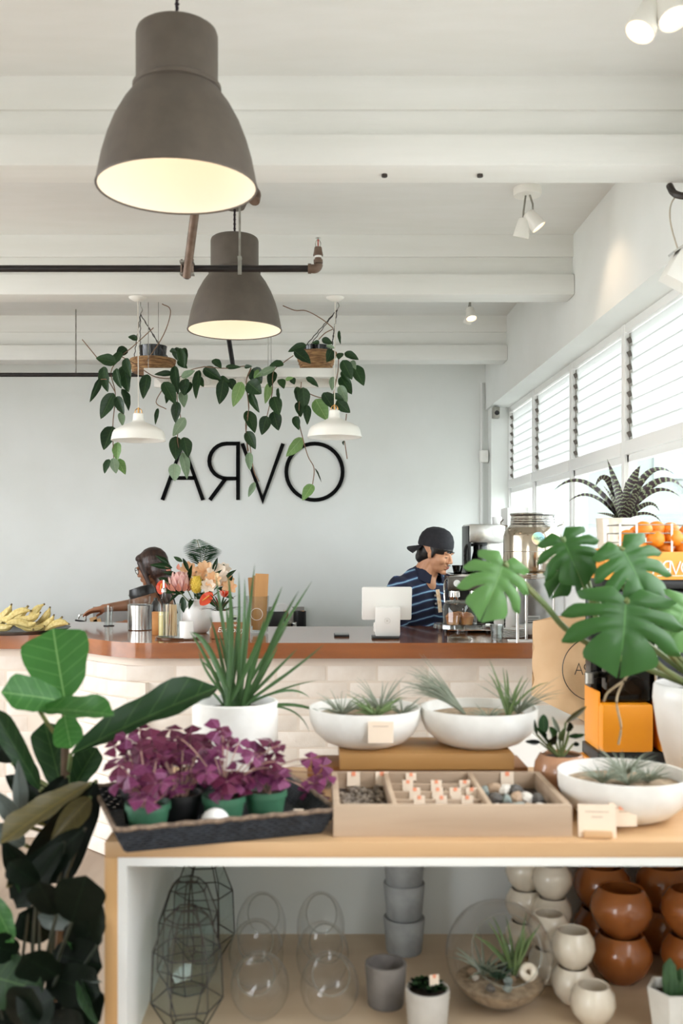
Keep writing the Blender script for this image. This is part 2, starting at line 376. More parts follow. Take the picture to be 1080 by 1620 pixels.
for i in range(10):
    y1, y0 = ys[i], ys[i+1]; f = MB()
    f.span((XW-.025, y0-.022, SILL), (XW+.03, y0+.022, SOF), .004)
    if i == 0: f.span((XW-.025, y1-.03, SILL), (XW+.03, y1, SOF), .004)
    f.span((XW-.02, y0+.022, SOF-.035), (XW+.03, y1-.022, SOF)); f.span((XW-.03, y0+.022, TR0), (XW+.03, y1-.022, TR1), .004)
    f.span((XW-.03, y0+.022, SILL), (XW+.03, y1-.022, SILL+.05), .004)
    f.span((XW-.012, y0+.022, TR0-.03), (XW+.02, y1-.022, TR0)); f.span((XW-.012, y1-.04, SILL+.05), (XW+.02, y1-.022, TR0)); f.span((XW-.012, y0+.022, SILL+.05), (XW+.02, y0+.04, TR0))
    fo = f.struct('window_%d' % (i+1), M['frame'])
    n = 8; z0, z1 = TR1+.005, SOF-.04; h = (z1-z0)/n
    if i < 5:
        sl = MB().box((0, 0, 0), (.005, y1-y0-.075, h*1.015), Matrix.Rotation(math.radians(-9), 3, 'Y')).mesh('glass_slat', louvre)
        for k in range(n):
            instance('glass_slat', sl, fo, Matrix.Translation((XW+.004, (y0+y1)/2, z0+h*(k+.5))))
            for yy in (y1-.034, y0+.034):
                instance('louvre_clip', clip_me, fo, Matrix.Translation((XW-.006, yy, z0+h*(k+.45))) @ Matrix.Rotation(math.radians(-28), 4, 'Y'))
        rails = MB()
        for yy in (y1-.028, y0+.028): rails.span((XW-.004, yy-.006, z0), (XW+.012, yy+.006, z1))
        rails.part('louvre_rail', M['zinc'], fo)
        MB().span((XW-.002, y0+.03, SILL+.05), (XW+.003, y1-.03, TR0-.02)).part('pane', M['pane'], fo)
MB().span((1.13, -2.4, SILL-.035), (XW-.03, 6.78, SILL), .006).struct('trim_5', M['frame'])     # window ledge
# outside: paved ground and the pale building next door
o = MB().span((-40, -40, -.25), (40, 40, -.2)).struct('exterior_ground', mat('pale_paving', '#b9b8b2', '#adaca6', .9, scale=2))
bd = thing('neighbour_building', 'pale grey building seen through the lower window panes', 'building', (5, 12.5, -.2))
MB().span((2.7, 10, -.2), (9, 16, 2.75)).part('wall', mat('grey_render', '#8e9391', '#858a88', .9, scale=3), bd)
MB().span((3.35, 9.97, 2.15), (3.85, 10.0, 2.5)).part('window', mat('far_window', '#8f9a9c', None, .2), bd)
MB().span((2.5, 9.7, 2.75), (9.2, 16.2, 2.87)).part('roof', mat('far_roof', '#b5b8b6', None, .8), bd)

# ------------------------------------------------------------------ lettering
def letter_bars(ch):
    arc = lambda cx, cy, rx, ry, a0, a1, n: [(cx+rx*math.cos(math.radians(a0+(a1-a0)*i/n)), cy+ry*math.sin(math.radians(a0+(a1-a0)*i/n))) for i in range(n+1)]
    if ch == 'A': return [[(0, 0), (.36, 1), (.72, 0)], [(.14, .39), (.58, .39)]]
    if ch == 'R': return [[(.52, 0), (.52, 1), (.32, 1)]+arc(.32, .69, .31, .31, 90, 270, 12)+[(.52, .38)], [(.3, .38), (.02, 0)]]
    if ch == 'V': return [[(0, 1), (.36, 0), (.72, 1)]]
    if ch == 'O': return [arc(.5, .5, .5, .5, 0, 360, 40)]
OFF = {'A': 0, 'R': .77, 'V': 1.33, 'O': 2.06}
def letter(mb, ch, org, right, up, h, t, depth, mi=0, inset=True):
    right, up = Vector(right).normalized(), Vector(up).normalized(); nrm = right.cross(up)
    for pl in letter_bars(ch):
        q = []
        for (x, y) in pl:
            if inset: y = t/2/h+y*(1-t/h); x = x*(1-t/h)+t/2/h
            q.append((x*h, y*h))
        q = [p for i, p in enumerate(q) if i == 0 or (Vector(p)-Vector(q[i-1])).length > 1e-5]
        n = len(q); closed = (Vector(q[0])-Vector(q[-1])).length < 1e-4; V = []
        for i in range(n):
            a = Vector(q[i-1]) if i else (Vector(q[-2]) if closed else None); b = Vector(q[i]); c = Vector(q[i+1]) if i < n-1 else (Vector(q[1]) if closed else None)
            d1 = (b-a).normalized() if a is not None else (c-b).normalized(); d2 = (c-b).normalized() if c is not None else d1
            tn = (d1+d2); tn = tn.normalized() if tn.length > 1e-5 else d1; nn = Vector((-tn.y, tn.x)); k = max(.45, nn.dot(Vector((-d1.y, d1.x))))
            for s in (1, -1):
                p = b+nn*(s*t/2/k)
                for dz in (0, depth): V.append(Vector(org)+right*p.x+up*p.y+nrm*dz)
        Fc = []
        for i in range(n-1):
            o1, o2 = i*4, (i+1)*4
            Fc += [[o1+1, o2+1, o2+3, o1+3], [o1, o1+2, o2+2, o2], [o1, o2, o2+1, o1+1], [o1+2, o1+3, o2+3, o2+2]]
        if not closed: Fc += [[0, 1, 3, 2], [(n-1)*4, (n-1)*4+2, (n-1)*4+3, (n-1)*4+1]]
        mb.add(V, Fc, mi)
    return mb
def word(mb, org, right, up, h, t, depth, chars='ARVO', mi=0):
    for ch in chars: letter(mb, ch, Vector(org)+Vector(right).normalized()*OFF[ch]*h, right, up, h, t, depth, mi)
    return mb
h = 95*YB/F; o0 = P(254, 794, YB-.003)
sign = thing('wall_sign', 'large black letters of the shop name on the white back wall', 'sign', o0)
for ch in 'ARVO':
    letter(MB(), ch, o0+Vector((OFF[ch]*h, 0, 0)), (1, 0, 0), (0, 0, 1), h, .026, .012).part('letter', mat('sign_black', '#111111', None, .9, spec=.1) if ch == 'A' else bpy.data.materials['sign_black'], sign)

# ------------------------------------------------------------------ big grey pendants
def big_pendant(c, top, label):
    t = thing('pendant_lamp', label, 'lamp', c, 'grey dome pendants'); c = Vector(c)
    k = 1.0
    outer = [(.192, 0), (.1915, .006), (.187, .03), (.179, .07), (.167, .112), (.15, .155), (.128, .195), (.108, .222), (.101, .232)]
    inner = [(r-.004, z) for r, z in outer[1:]]+[(.02, .236)]
    MB().lathe(outer, c, 48).part('shade', M['pend'], t)
    MB().lathe([(.192, 0), (.188, .001)]+inner, c, 48).part('shade_lining', M['cream'], t, label='cream inside of the shade')
    MB().torus(c+Vector((0, 0, .0)), .191, .003, None, 48, 6).part('rim', M['pend'], t)
    MB().lathe([(.100, .228), (.106, .232), (.106, .241), (.098, .246)], c, 40).part('collar', M['pend'], t)
    MB().lathe([(.098, .24), (.098, .362), (.095, .372), (.088, .377), (.001, .379)], c, 40).part('neck', M['pend'], t)
    cord = MB(); L = top-c.z-.377
    for ph in (0, math.pi):
        cord.tube([c+Vector((.0035*math.cos(ph+s*2.1), .0035*math.sin(ph+s*2.1), .377+L*s/24)) for s in range(25)], .003, 6)
    cord.part('cord', mat('dark_twisted_cord', '#2a1e26', None, .7), t)
    MB().lathe([(.001, -.03), (.04, -.03), (.05, -.01), (.05, 0)], (c.x, c.y, top), 24).part('ceiling_rose', M['pend'], t)
    MB().ell(c+Vector((0, 0, .15)), (.03, .03, .045)).part('bulb', M['bulb'], t)
    lamp('bulb_light', t, c+Vector((0, 0, .09)), 0.5, (1, .9, .76), .04)
big_pendant(on(280, 2.39, CH+.855), ZC, 'big dark grey dome pendant lamp nearest the camera, its cream inside showing')
big_pendant(on(371, 4.07, CH+.873), ZC, 'smaller looking dark grey dome pendant lamp behind the black sprinkler pipe')
def small_pendant(x, y, xt, label):
    z = 4.53; c = P(x, y, z); t = thing('enamel_pendant', label, 'lamp', c, 'small white pendants')
    prof = [(.124, 0), (.1225, .01), (.117, .033), (.110, .046), (.085, .061), (.05, .076), (.03, .086), (.025, .094), (.0235, .122), (.015, .124), (.001, .124)]
    MB().lathe(prof, c, 40).part('shade', M['white'], t)
    MB().lathe([(.124, 0), (.1205, .001)]+[(max(.001, r-.003), q) for r, q in prof[1:8]]+[(.001, .09)], c, 40).part('shade_lining', M['paper'], t)
    bl = MB()
    bl.tube(curve([c+Vector((-.014, 0, .11)), c+Vector((-.014, 0, .137)), c+Vector((0, 0, .146)), c+Vector((.014, 0, .137)), c+Vector((.014, 0, .11))], 4), .0025, 6)
    bl.cyl(c+Vector((0, 0, .124)), c+Vector((0, 0, .15)), .004); bl.part('bail', M['brass'], t, label='brass wire loop')
    MB().cyl(c+Vector((0, 0, .14)), Vector((on(xt, z, 0).x, z, 2.605)), .0025, None, 6).part('cord', mat('white_cord', '#cfc9be', None, .7), t)
    MB().lathe([(.001, -.018), (.02, -.016), (.04, -.004), (.042, 0)], (on(xt, z, 0).x, z, 2.62), 20).part('ceiling_rose', M['white'], t)
    MB().ell(c+Vector((0, 0, .045)), (.022, .022, .028)).part('bulb', M['paper'], t)
small_pendant(219, 697, 218, 'small white enamel pendant lamp under the left hanging plant')
small_pendant(529, 692, 530, 'small white enamel pendant lamp hanging above the letter O')

# ------------------------------------------------------------------ sprinkler pipes
t = thing('sprinkler_pipe', 'black sprinkler pipe with elbow and upright nozzle, running before the second grey pendant', 'pipe', P(250, 425, 3.6))
zp = 3.6; a = Vector((XL+.01, zp, P(0, 425, zp).z)); b = P(490, 425, zp)
MB().cyl(a, b, .0125).part('pipe', M['pipeb'], t)
MB().tube(curve([b, P(499, 425, zp), P(503, 420, zp), P(503, 411, zp)], 5), .0165, 12).cyl(P(487, 425, zp), P(492, 425, zp), .0185).part('elbow', M['pipe'], t)
e = MB(); e.cyl(P(503, 412, zp), P(503, 405, zp), .012); e.cyl(P(503, 405, zp), P(503, 402, zp), .018, None, 8); e.cyl(P(503, 402, zp), P(503, 391, zp), .017, .013, 8); e.part('reducer', M['pipe'], t)
MB().cyl(P(503, 408, zp), P(503, 404.5, zp), .0135).part('thread_tape', M['paper'], t)
e = MB(); e.tube(curve([P(500, 391, zp), P(499, 384, zp), P(503, 377, zp)], 4), .0018, 5); e.tube(curve([P(506, 391, zp), P(507, 384, zp), P(503, 377, zp)], 4), .0018, 5); e.lathe([(.001, 0), (.009, 0), (.009, .002), (.001, .002)], P(503, 377, zp), 12)
e.part('nozzle', M['chrome'], t); MB().cyl(P(503, 391, zp), P(503, 379, zp), .0022).part('heat_bulb', mat('red_bulb', '#b04a3a', None, .2), t)
e = MB(); tx = P(379, 430, zp); e.cyl(Vector((tx.x, zp, CH+.99)), Vector((tx.x, zp, ZC)), .004, None, 8); e.part('hanger_rod', M['zinc'], t)
e = MB(); e.box(P(379, 421, zp-.014), (.014, .003, .06)); e.box(P(379, 421, zp+.014), (.014, .003, .06)); e.box(P(379, 408, zp), (.014, .031, .006)); e.part('hanger_strap', M['zinc'], t)
t = thing('angled_pipe', 'rusty brown angled pipe clamped under the black sprinkler pipe behind the big lamp', 'pipe', P(300, 430, 3.55))
p0, p1, p2 = P(295, 438, 3.56), P(309, 330, 3.42), P(313, 302, 3.38)
MB().cyl(p0, p1+(p1-p0)*.28, .0155, .0155).part('pipe', M['pipe'], t)
MB().cyl(p0-(p1-p0)*.001, p0+(p0-p1)*.02, .011).part('pipe_bore', M['black'], t)
MB().cyl(p2, P(398, 303, 3.38), .014).part('cross_pipe', M['pipe'], t)
MB().tube(curve([P(392, 303, 3.38), P(400, 303, 3.38), P(404, 308, 3.36), P(402, 318, 3.34)], 5), .019, 12).part('elbow', M['pipe'], t)
MB().ell(p1+(p1-p0)*.28, .021).part('elbow', M['pipe'], t)
for yy in (416, 434): MB().box(P(296, yy, 3.575), (.05, .05 if yy < 420 else .03, .007), None, .002).part('clamp', M['zinc'], t)
for dx in (-.02, .02): MB().cyl(P(296, 410, 3.575)+Vector((dx, 0, 0)), P(296, 436, 3.59)+Vector((dx, 0, 0)), .004, None, 6).part('bolt', M['pipe'], t)
t = thing('far_pipe', 'black pipe near the back wall running behind the left hanging plant', 'pipe', P(100, 593, 5.95))
MB().cyl(Vector((XL+.01, 5.95, P(0, 593, 5.95).z)), P(372, 593, 5.95), .0125).part('pipe', M['pipeb'], t)
MB().cyl(P(371, 596, 5.94), P(357, 505, 5.5), .014).part('brace', M['pipeb'], t)
MB().cyl(P(120, 593, 5.95), Vector((P(120, 593, 5.95).x, 5.95, ZC)), .004).part('hanger_rod', M['zinc'], t)
MB().ell(P(371, 594, 5.94), .018).part('elbow', M['pipeb'], t)

# ------------------------------------------------------------------ spot lights
def spot_head(t, piv, d, lit, size=1.0, energy=0):
    d = Vector(d).normalized(); Mx = aim(d); c = Vector(piv)
    MB().lathe([(.001, -.035*size), (.018*size, -.034*size), (.024*size, -.028*size), (.03*size, .035*size), (.0275*size, .036*size), (.024*size, .015*size), (.001, .012*size)], c, 20, Mx).part('lamp_head', M['white'], t)
    MB().disc(.0262*size, c+d*.030*size, 20, Mx).part('lens', M['spot'] if lit else M['cream'], t)
    if energy: lamp('spot_beam', t, c+d*.045, energy, (1, .72, .48), .02, 'SPOT', (-d).to_track_quat('Z', 'Y').to_euler(), math.radians(95))
def spot_light(c, heads, label, rose=.055):
    t = thing('ceiling_spotlight', label, 'spotlight', c); c = Vector(c)
    MB().lathe([(.001, -.03), (rose*.95, -.03), (rose, -.024), (rose, 0)], c, 28).part('ceiling_rose', M['white'], t)
    for (p, d, lit, s, en) in heads:
        p = Vector(p); MB().tube([Vector((c.x*.6+p.x*.4, c.y*.6+p.y*.4, c.z-.03)), Vector((p.x*.9+c.x*.1, p.y, p.z+.06*s)), p], .004, 6).part('stem', M['zinc'], t)
        spot_head(t, p, d, lit, s, en)
z = 3.92
spot_light(on(834, z, ZC), [(P(827, 360, z), (-.2, .3, -1), False, 1.05, 0), (P(843, 348, z-.02), (.75, -.1, -1), True, 1.05, 2.6)], 'white twin spotlight with round base on the ceiling behind the near beam')
z = 2.36
spot_light(on(1062, 2.30, ZC), [(P(1024, 28, z), (-.55, -.2, -1), True, 1.25, 1.2), (P(1058, 10, 2.34), (.15, -.45, -1), True, 1.25, 1.2)], 'lit twin spotlight in the top corner by the window wall')
z = 5.55
spot_light(on(744, z, ZC), [(P(744, 496, z), (.1, -.45, -1), True, 1.0, 0), (P(741, 504, z+.06), (-.3, .5, -1), False, .8, 0)], 'small spotlight on the ceiling between the two far beams', .035)
t = thing('wall_floodlight', 'white box floodlight on the window wall near the right edge', 'lamp', (1.1, 3.05, 2.4))
MB().box((1.10, 3.02, CH+.83), (.085, .08, .10), Matrix.Rotation(.5, 3, 'Y'), .006).part('housing', M['white'], t)
MB().box((1.085, 3.0, CH+.89), (.06, .05, .006), Matrix.Rotation(-.6, 3, 'Y')).part('bracket', M['chrome'], t)
MB().tube(curve([(1.125, 3.12, CH+1.1), (1.09, 3.09, CH+1.05), (1.08, 3.06, CH+.98), (1.10, 3.04, CH+.88)], 6), .0025, 6).part('cord', mat('cable', '#b9b09e', None, .6), t)
MB().tube(curve([(1.10, 3.13, CH+1.125), (1.105, 3.10, CH+1.09), (1.13, 3.08, CH+1.075), (1.148, 3.08, CH+1.08)], 5), .011, 8).part('conduit_bend', M['dark'], t)
# corner fittings
MB().cyl(Vector((1.12, 6.88, 1.2)), Vector((1.12, 6.88, 2.61)), .008).thing('conduit', M['frame'], 'thin white conduit in the far corner of the back wall', 'conduit')
MB().box(P(765, 722, 6.86), (.06, .05, .085), None, .012).thing('motion_sensor', M['satin'], 'small white sensor box on the conduit in the far corner', 'sensor')
t = thing('security_camera', 'small grey security camera under the end of the window soffit', 'camera', P(784, 652, 6.7))
MB().box(P(784, 653, 6.70), (.045, .06, .075), None, .006).part('body', M['zinc'], t); MB().cyl(P(786, 653, 6.665), P(786, 653, 6.66), .016).part('lens', M['black'], t)
MB().cyl(P(784, 645, 6.72), Vector((P(784, 645, 6.72).x, 6.72, SOF)), .006).part('bracket', M['zinc'], t)
# ------------------------------------------------------------------ leaves
LEAF = {}
def tab(t, k):
    for (a, u), (b, v) in zip(k, k[1:]):
        if t <= b: q = (t-a)/(b-a); q = q*q*(3-2*q); return u+(v-u)*q
    return k[-1][1]
def leaf_mesh(kind, m):
    key = (kind, m.name)
    if key in LEAF: return LEAF[key]
    W = {'hoya': lambda t: (math.sin(math.pi*min(1, t**.8))**.75)*(1-.25*t) if t < 1 else 0,
         'fig': lambda t: tab(t, ((0, .06), (.06, .34), (.14, .56), (.26, .72), (.38, .8), (.5, .9), (.62, .98), (.72, 1), (.82, .97), (.9, .84), (.96, .6), (1, .2))),
         'lance': lambda t: math.sin(math.pi*t**.85)**.85 if t < 1 else 0,
         'oval': lambda t: math.sin(math.pi*t)**.6 if 0 < t < 1 else 0}[kind]
    fold, droop = {'hoya': (.22, .06), 'fig': (.16, .10), 'lance': (.25, .12), 'oval': (.15, .05)}[kind]
    n, V, U, Fc = 12, [], [], []
    mx = max(W(i/40) for i in range(1, 40))
    for i in range(n+1):
        t = i/n; w = W(t)/mx*.5 if 0 < t else .02
        for j in range(5):
            v = (j-2)/2; V.append((t-.03*abs(v)*(1 if kind == 'fig' and t > .9 else 0), v*w, fold*abs(v)*w-droop*(t*t-t*.5)+.02*math.sin(t*17+j*2)*abs(v)*w*2)); U.append((t, .5+v*.5*max(w*2, .05)))
    for i in range(n):
        for j in range(4): Fc.append([i*5+j, i*5+j+1, (i+1)*5+j+1, (i+1)*5+j])
    me = MB().add(V, Fc, 0, U).mesh('leaf_'+kind, m, fix=False, angle=80); LEAF[key] = me; return me
def leaf(parent, kind, m, a, b, w, nrm=(0, -1, .15), name='leaf', jt=.25):
    a, b = Vector(a), Vector(b); X = b-a; L = X.length; X = X/L
    n = Vector(nrm).normalized()+Vector((jit(jt), jit(jt), jit(jt))); Z = n-X*n.dot(X); Z.normalize(); Y = Z.cross(X)
    Mx = Matrix(((X.x*L, Y.x*w, Z.x*L, a.x), (X.y*L, Y.y*w, Z.y*L, a.y), (X.z*L, Y.z*w, Z.z*L, a.z), (0, 0, 0, 1)))
    return instance(name, leaf_mesh(kind, m), parent, Mx)

# ------------------------------------------------------------------ hanging rail and trailing plants
zr0, zr1 = 4.80, 5.10; Zr = P(0, 590, zr0).z
t = thing('hanging_rail', 'white ladder-like rail hung flat under the ceiling with trailing plants on it', 'rail', (P(386, 590, 4.9).x, 4.95, Zr))
xa, xb = P(228, 0, zr0).x, P(547, 0, zr0).x
for zz in (zr0, zr1): MB().box(((xa+xb)/2, zz, Zr), (xb-xa, .03, .044), None, .003).part('rail', M['white'], t)
for k in range(5): MB().box((xa+.06+(xb-xa-.12)*k/4, (zr0+zr1)/2, Zr), (.03, zr1-zr0-.03, .03), None, .003).part('rung', M['white'], t)
for x in (P(424, 0, zr0).x, xa+.02): 
    for zz in (zr0, zr1): MB().cyl((x, zz, Zr+.02), (x, zz, ZC), .0018, None, 6).part('wire', M['zinc'], t)
def basket(x, ytop, ybot, rt, rb, hook, label, z=4.95):
    zb = Zr+.022; c = on(x, z, zb); h = (ybot-ytop)*z/F; n = 6
    t = thing('woven_basket', label, 'basket', c)
    prof = [(.001, .004), (rb, .004)]
    for k in range(n*4+1):
        q = k/(n*4); prof.append((rb+(rt-rb)*q+.004*abs(math.sin(q*n*math.pi)), .004+h*q))
    prof += [(rt-.008, h), (rb-.008, .012), (.001, .012)]
    MB().lathe(prof, c, 32).part('body', M['rattan'], t)
    for k in range(4):
        a = math.pi/4+k*math.pi/2; p = c+Vector((rt*math.cos(a), rt*math.sin(a), h))
        hk = Vector(hook); MB().tube([p+(hk-p)*s/14+Vector((.002*(-1)**s, 0, 0)) for s in range(15)], .0022, 5).part('chain', M['dark'], t)
    MB().tube(curve([hook, Vector(hook)+Vector((.01, 0, .02)), Vector(hook)+Vector((0, 0, .04))], 4)+[Vector((hook[0], hook[1], ZC))], .0025, 6).part('hook', M['zinc'], t)
    return c, h
cl, hl = basket(242, 563, 584, .112, .10, P(222, 497, 4.95), 'shallow coiled rattan basket hanging at the left end of the rail')
cr, hr = basket(500, 552, 584, .103, .07, P(533, 490, 4.95), 'deeper coiled rattan basket hanging at the right end of the rail')
def crop(ox, oy, s): return lambda x, y: (ox+x/s, oy+y/s)
A7, A8 = crop(130, 470, 3.724), crop(380, 470, 4.7636)
def zleaf(i): return 4.70+.03*((i*7) % 5-2)/2
def trailing(name, label, potc, potr, poth, leaves, vines, cv):
    t = thing(name, label, 'plant', potc); c = Vector(potc)
    MB().lathe([(.001, 0), (potr*.75, 0), (potr*.9, poth*.3), (potr, poth*.9), (potr*1.03, poth), (potr*.94, poth), (potr*.85, poth*.6), (.001, poth*.55)], c, 28).part('pot', M['blackg'], t)
    MB().lathe([(.001, poth*.75), (potr*.93, poth*.72)], c, 20).part('soil', M['soil'], t)
    for i, l in enumerate(leaves):
        x0, y0, x1, y1, w = l[:5]; tone = l[5] if len(l) > 5 else 'd'; z = zleaf(i)
        a = P(*cv(x0, y0), z); b = P(*cv(x1, y1), z-.02+jit(.02)); s = cv(1, 0)[0]-cv(0, 0)[0]
        leaf(t, 'hoya', {'d': M['hoya'], 'l': M['hoyal'], 'g': M['hoyag']}[tone], a, b, w*s*z/F*1.02, (jit(.45), -1, .2))
    for v in vines:
        MB().tube(curve([P(*cv(x, y), 4.71+jit(.01)) for x, y in v], 5), .0024, 5).part('vine', M['vine'], t)
    return t
LL = [(200, 385, 80, 358, 75), (232, 325, 180, 405, 62), (125, 410, 150, 560, 72), (105, 480, 45, 620, 42), (245, 400, 272, 560, 90), (255, 360, 285, 470, 58),
 (185, 565, 108, 718, 80), (235, 540, 275, 670, 55), (205, 585, 245, 690, 60), (225, 680, 238, 760, 42, 'g'), (180, 762, 125, 900, 92), (325, 245, 270, 235, 36), (260, 300, 200, 350, 60), (200, 420, 230, 540, 60),
 (210, 855, 205, 965, 58, 'l'), (160, 955, 130, 1040, 45), (182, 948, 200, 1040, 56, 'g'), (203, 953, 255, 1045, 58, 'l'),
 (385, 455, 358, 600, 68), (545, 405, 565, 575, 58), (480, 500, 550, 632, 78), (555, 295, 562, 375, 58), (600, 298, 612, 402, 46), (560, 375, 620, 420, 42), (530, 450, 425, 455, 36), (585, 475, 665, 432, 45, 'g'),
 (690, 430, 668, 600, 52), (715, 420, 822, 490, 72), (610, 480, 600, 580, 75), (590, 555, 600, 650, 55, 'g'), (560, 615, 548, 742, 60), (605, 710, 533, 822, 62, 'g'), (550, 820, 552, 962, 78), (598, 825, 625, 945, 72), (590, 915, 618, 1072, 60, 'g'),
 (545, 980, 545, 1085, 72, 'g'), (447, 655, 430, 752, 26), (500, 540, 495, 628, 40), (640, 500, 600, 580, 45), (690, 470, 715, 530, 40), (575, 300, 600, 420, 50), (520, 310, 560, 330, 30)]
LR7 = [(770, 368, 820, 420, 52), (845, 412, 935, 412, 30), (955, 412, 1000, 408, 26), (830, 490, 808, 632, 78), (870, 480, 895, 555, 55), (940, 500, 888, 647, 72, 'l'), (1005, 420, 1055, 510, 92), (975, 500, 1055, 570, 100), (990, 560, 1042, 682, 50),
 (967, 670, 1018, 800, 78), (1085, 700, 1058, 812, 72), (970, 790, 1020, 897, 66, 'd'), (985, 915, 988, 1022, 48, 'g'), (1050, 430, 1010, 480, 40, 'l'), (800, 480, 870, 500, 45)]
LR8 = [(325, 500, 218, 518, 62), (262, 530, 108, 606, 56, 'g'), (255, 560, 220, 680, 75), (300, 618, 328, 690, 62), (215, 648, 188, 805, 62, 'l'), (285, 685, 300, 800, 30), (250, 750, 292, 892, 98), (248, 862, 288, 1006, 96), (192, 898, 160, 1040, 72),
 (385, 607, 408, 658, 48), (340, 625, 402, 606, 32, 'l'), (495, 605, 590, 678, 52, 'd'), (425, 675, 445, 810, 78), (472, 680, 485, 852, 92), (435, 790, 455, 905, 72), (500, 812, 505, 962, 62), (412, 898, 442, 1002, 62), (465, 1060, 345, 1203, 92, 'l'),
 (546, 1412, 468, 1532, 82, 'l'), (560, 1290, 612, 1396, 12), (625, 720, 705, 845, 105), (565, 770, 655, 928, 118, 'l'), (700, 600, 690, 705, 52, 'g'), (770, 475, 842, 622, 92), (850, 515, 932, 668, 102), (785, 420, 892, 472, 62), (760, 560, 832, 655, 52),
 (755, 600, 840, 732, 92), (750, 665, 805, 795, 72, 'g'), (725, 780, 828, 872, 88), (690, 735, 782, 778, 50), (840, 478, 870, 545, 42, 'g'), (497, 360, 358, 412, 62), (405, 405, 532, 500, 96), (690, 395, 650, 490, 82), (615, 315, 695, 352, 52), (745, 252, 755, 357, 26),
 (595, 338, 540, 347, 32), (648, 365, 715, 388, 32, 'g'), (780, 1083, 778, 1117, 20), (760, 420, 740, 470, 60), (52, 860, 110, 1020, 78), (45, 1010, 115, 1148, 74), (65, 1170, 78, 1308, 46, 'g'), (110, 1395, 60, 1508, 46, 'g')]
LR8 = LR8[:-4]+[LR8[-1]]
trailing('trailing_plant', 'dark-leaved trailing vine in a black pot in the left hanging basket', cl+Vector((0, 0, .02)), .068, .115, LL,
 [[(420, 180), (300, 290), (230, 350), (170, 440), (195, 570), (180, 760), (185, 950)], [(230, 350), (320, 400), (430, 470), (560, 475), (640, 430), (720, 410)], [(560, 475), (560, 620), (580, 720), (560, 830), (580, 930)], [(470, 40), (520, 80), (480, 220), (370, 390)], [(0, 250), (90, 360)], [(480, 530), (435, 620), (495, 660)], [(110, 485), (150, 490), (195, 560)], [(205, 660), (245, 690)]], A7)
t = trailing('trailing_plant', 'trailing vine in a black pot in the right hanging basket, reaching along the rail', cr+Vector((0, 0, .02)), .07, .115, LR8,
 [[(700, 240), (640, 270), (590, 320)], [(320, 65), (410, 100), (500, 105), (620, 170), (700, 235)], [(400, 440), (330, 490), (250, 560), (240, 720), (200, 900)], [(460, 640), (440, 900), (470, 1060), (510, 1200), (555, 1290), (545, 1410)], [(500, 720), (590, 755), (690, 765)], [(800, 880), (795, 930)], [(785, 1085), (805, 1220)], [(740, 440), (735, 560), (700, 740)], [(70, 1100), (100, 1300), (140, 1390)], [(80, 530), (45, 640), (65, 830), (40, 960), (60, 1160)]], A8)
for i, l in enumerate(LR7):
    z = zleaf(i+3); tone = l[5] if len(l) > 5 else 'd'
    leaf(t, 'hoya', {'d': M['hoya'], 'l': M['hoyal'], 'g': M['hoyag']}[tone], P(*A7(l[0], l[1]), z), P(*A7(l[2], l[3]), z-.02), l[4]/3.724*z/F, (jit(.4), -1, .2))
MB().tube(curve([P(*A7(x, y), 4.71) for x, y in [(720, 410), (850, 420), (990, 410), (965, 500), (980, 650), (965, 790), (975, 910)]], 5), .0024, 5).part('vine', M['vine'], t)

# ------------------------------------------------------------------ bar: curved worktop over a painted brick front
BT = 1.041
def yfront(x):
    q = min(1, max(0, (x+1.42)/.62)); q = q*q*(3-2*q); return 5.02+(4.6-5.02)*q
bar = thing('bar_counter', 'long curved service bar with varnished timber top and painted brick front', 'bar', (-.3, 4.9, 0))
xs = [-3.2+4.32*i/80 for i in range(81)]
poly = [(x, yfront(x)) for x in xs]+[(1.12, 6.3), (.86, 6.3), (.86, 5.55), (-.5, 5.5), (-1.3, 5.85), (-3.2, 5.85)]
bm = MB().prism(poly, BT-.072, BT); bm.part('worktop', M['bench'], bar, angle=50, fix=True)
def wall_strip(off, z0, z1):
    V = []; 
    for x in xs: V += [(x, yfront(x)+off, z0), (x, yfront(x)+off, z1), (x, yfront(x)+off+.12, z0), (x, yfront(x)+off+.12, z1)]
    n = len(xs); Fc = []
    for i in range(n-1):
        a, b = i*4, i*4+4; Fc += [[a, b, b+1, a+1], [a+2, a+3, b+3, b+2], [a+1, b+1, b+3, a+3], [a, a+2, b+2, b]]
    Fc += [[0, 1, 3, 2], [n*4-4, n*4-2, n*4-1, n*4-3]]
    return MB().add(V, Fc)
wall_strip(.062, 0, BT-.072).part('base_wall', M['mortar'], bar)
brick_me = MB().box((0, 0, 0), (.226, .05, .0705), None, .004).mesh('brick', M['brick'])
for row in range(12):
    zc = .04+row*.0775; x = -2.9+(.118 if row % 2 else 0)
    if zc+.036 > BT-.072: break
    while x < 1.05:
        y = yfront(x); sl = (yfront(x+.01)-yfront(x-.01))/.02
        instance('brick', brick_me, bar, Matrix.Translation((x, y+.0858+jit(.001), zc)) @ Matrix.Rotation(math.atan(sl), 4, 'Z'))
        x += .236*math.cos(math.atan(sl))

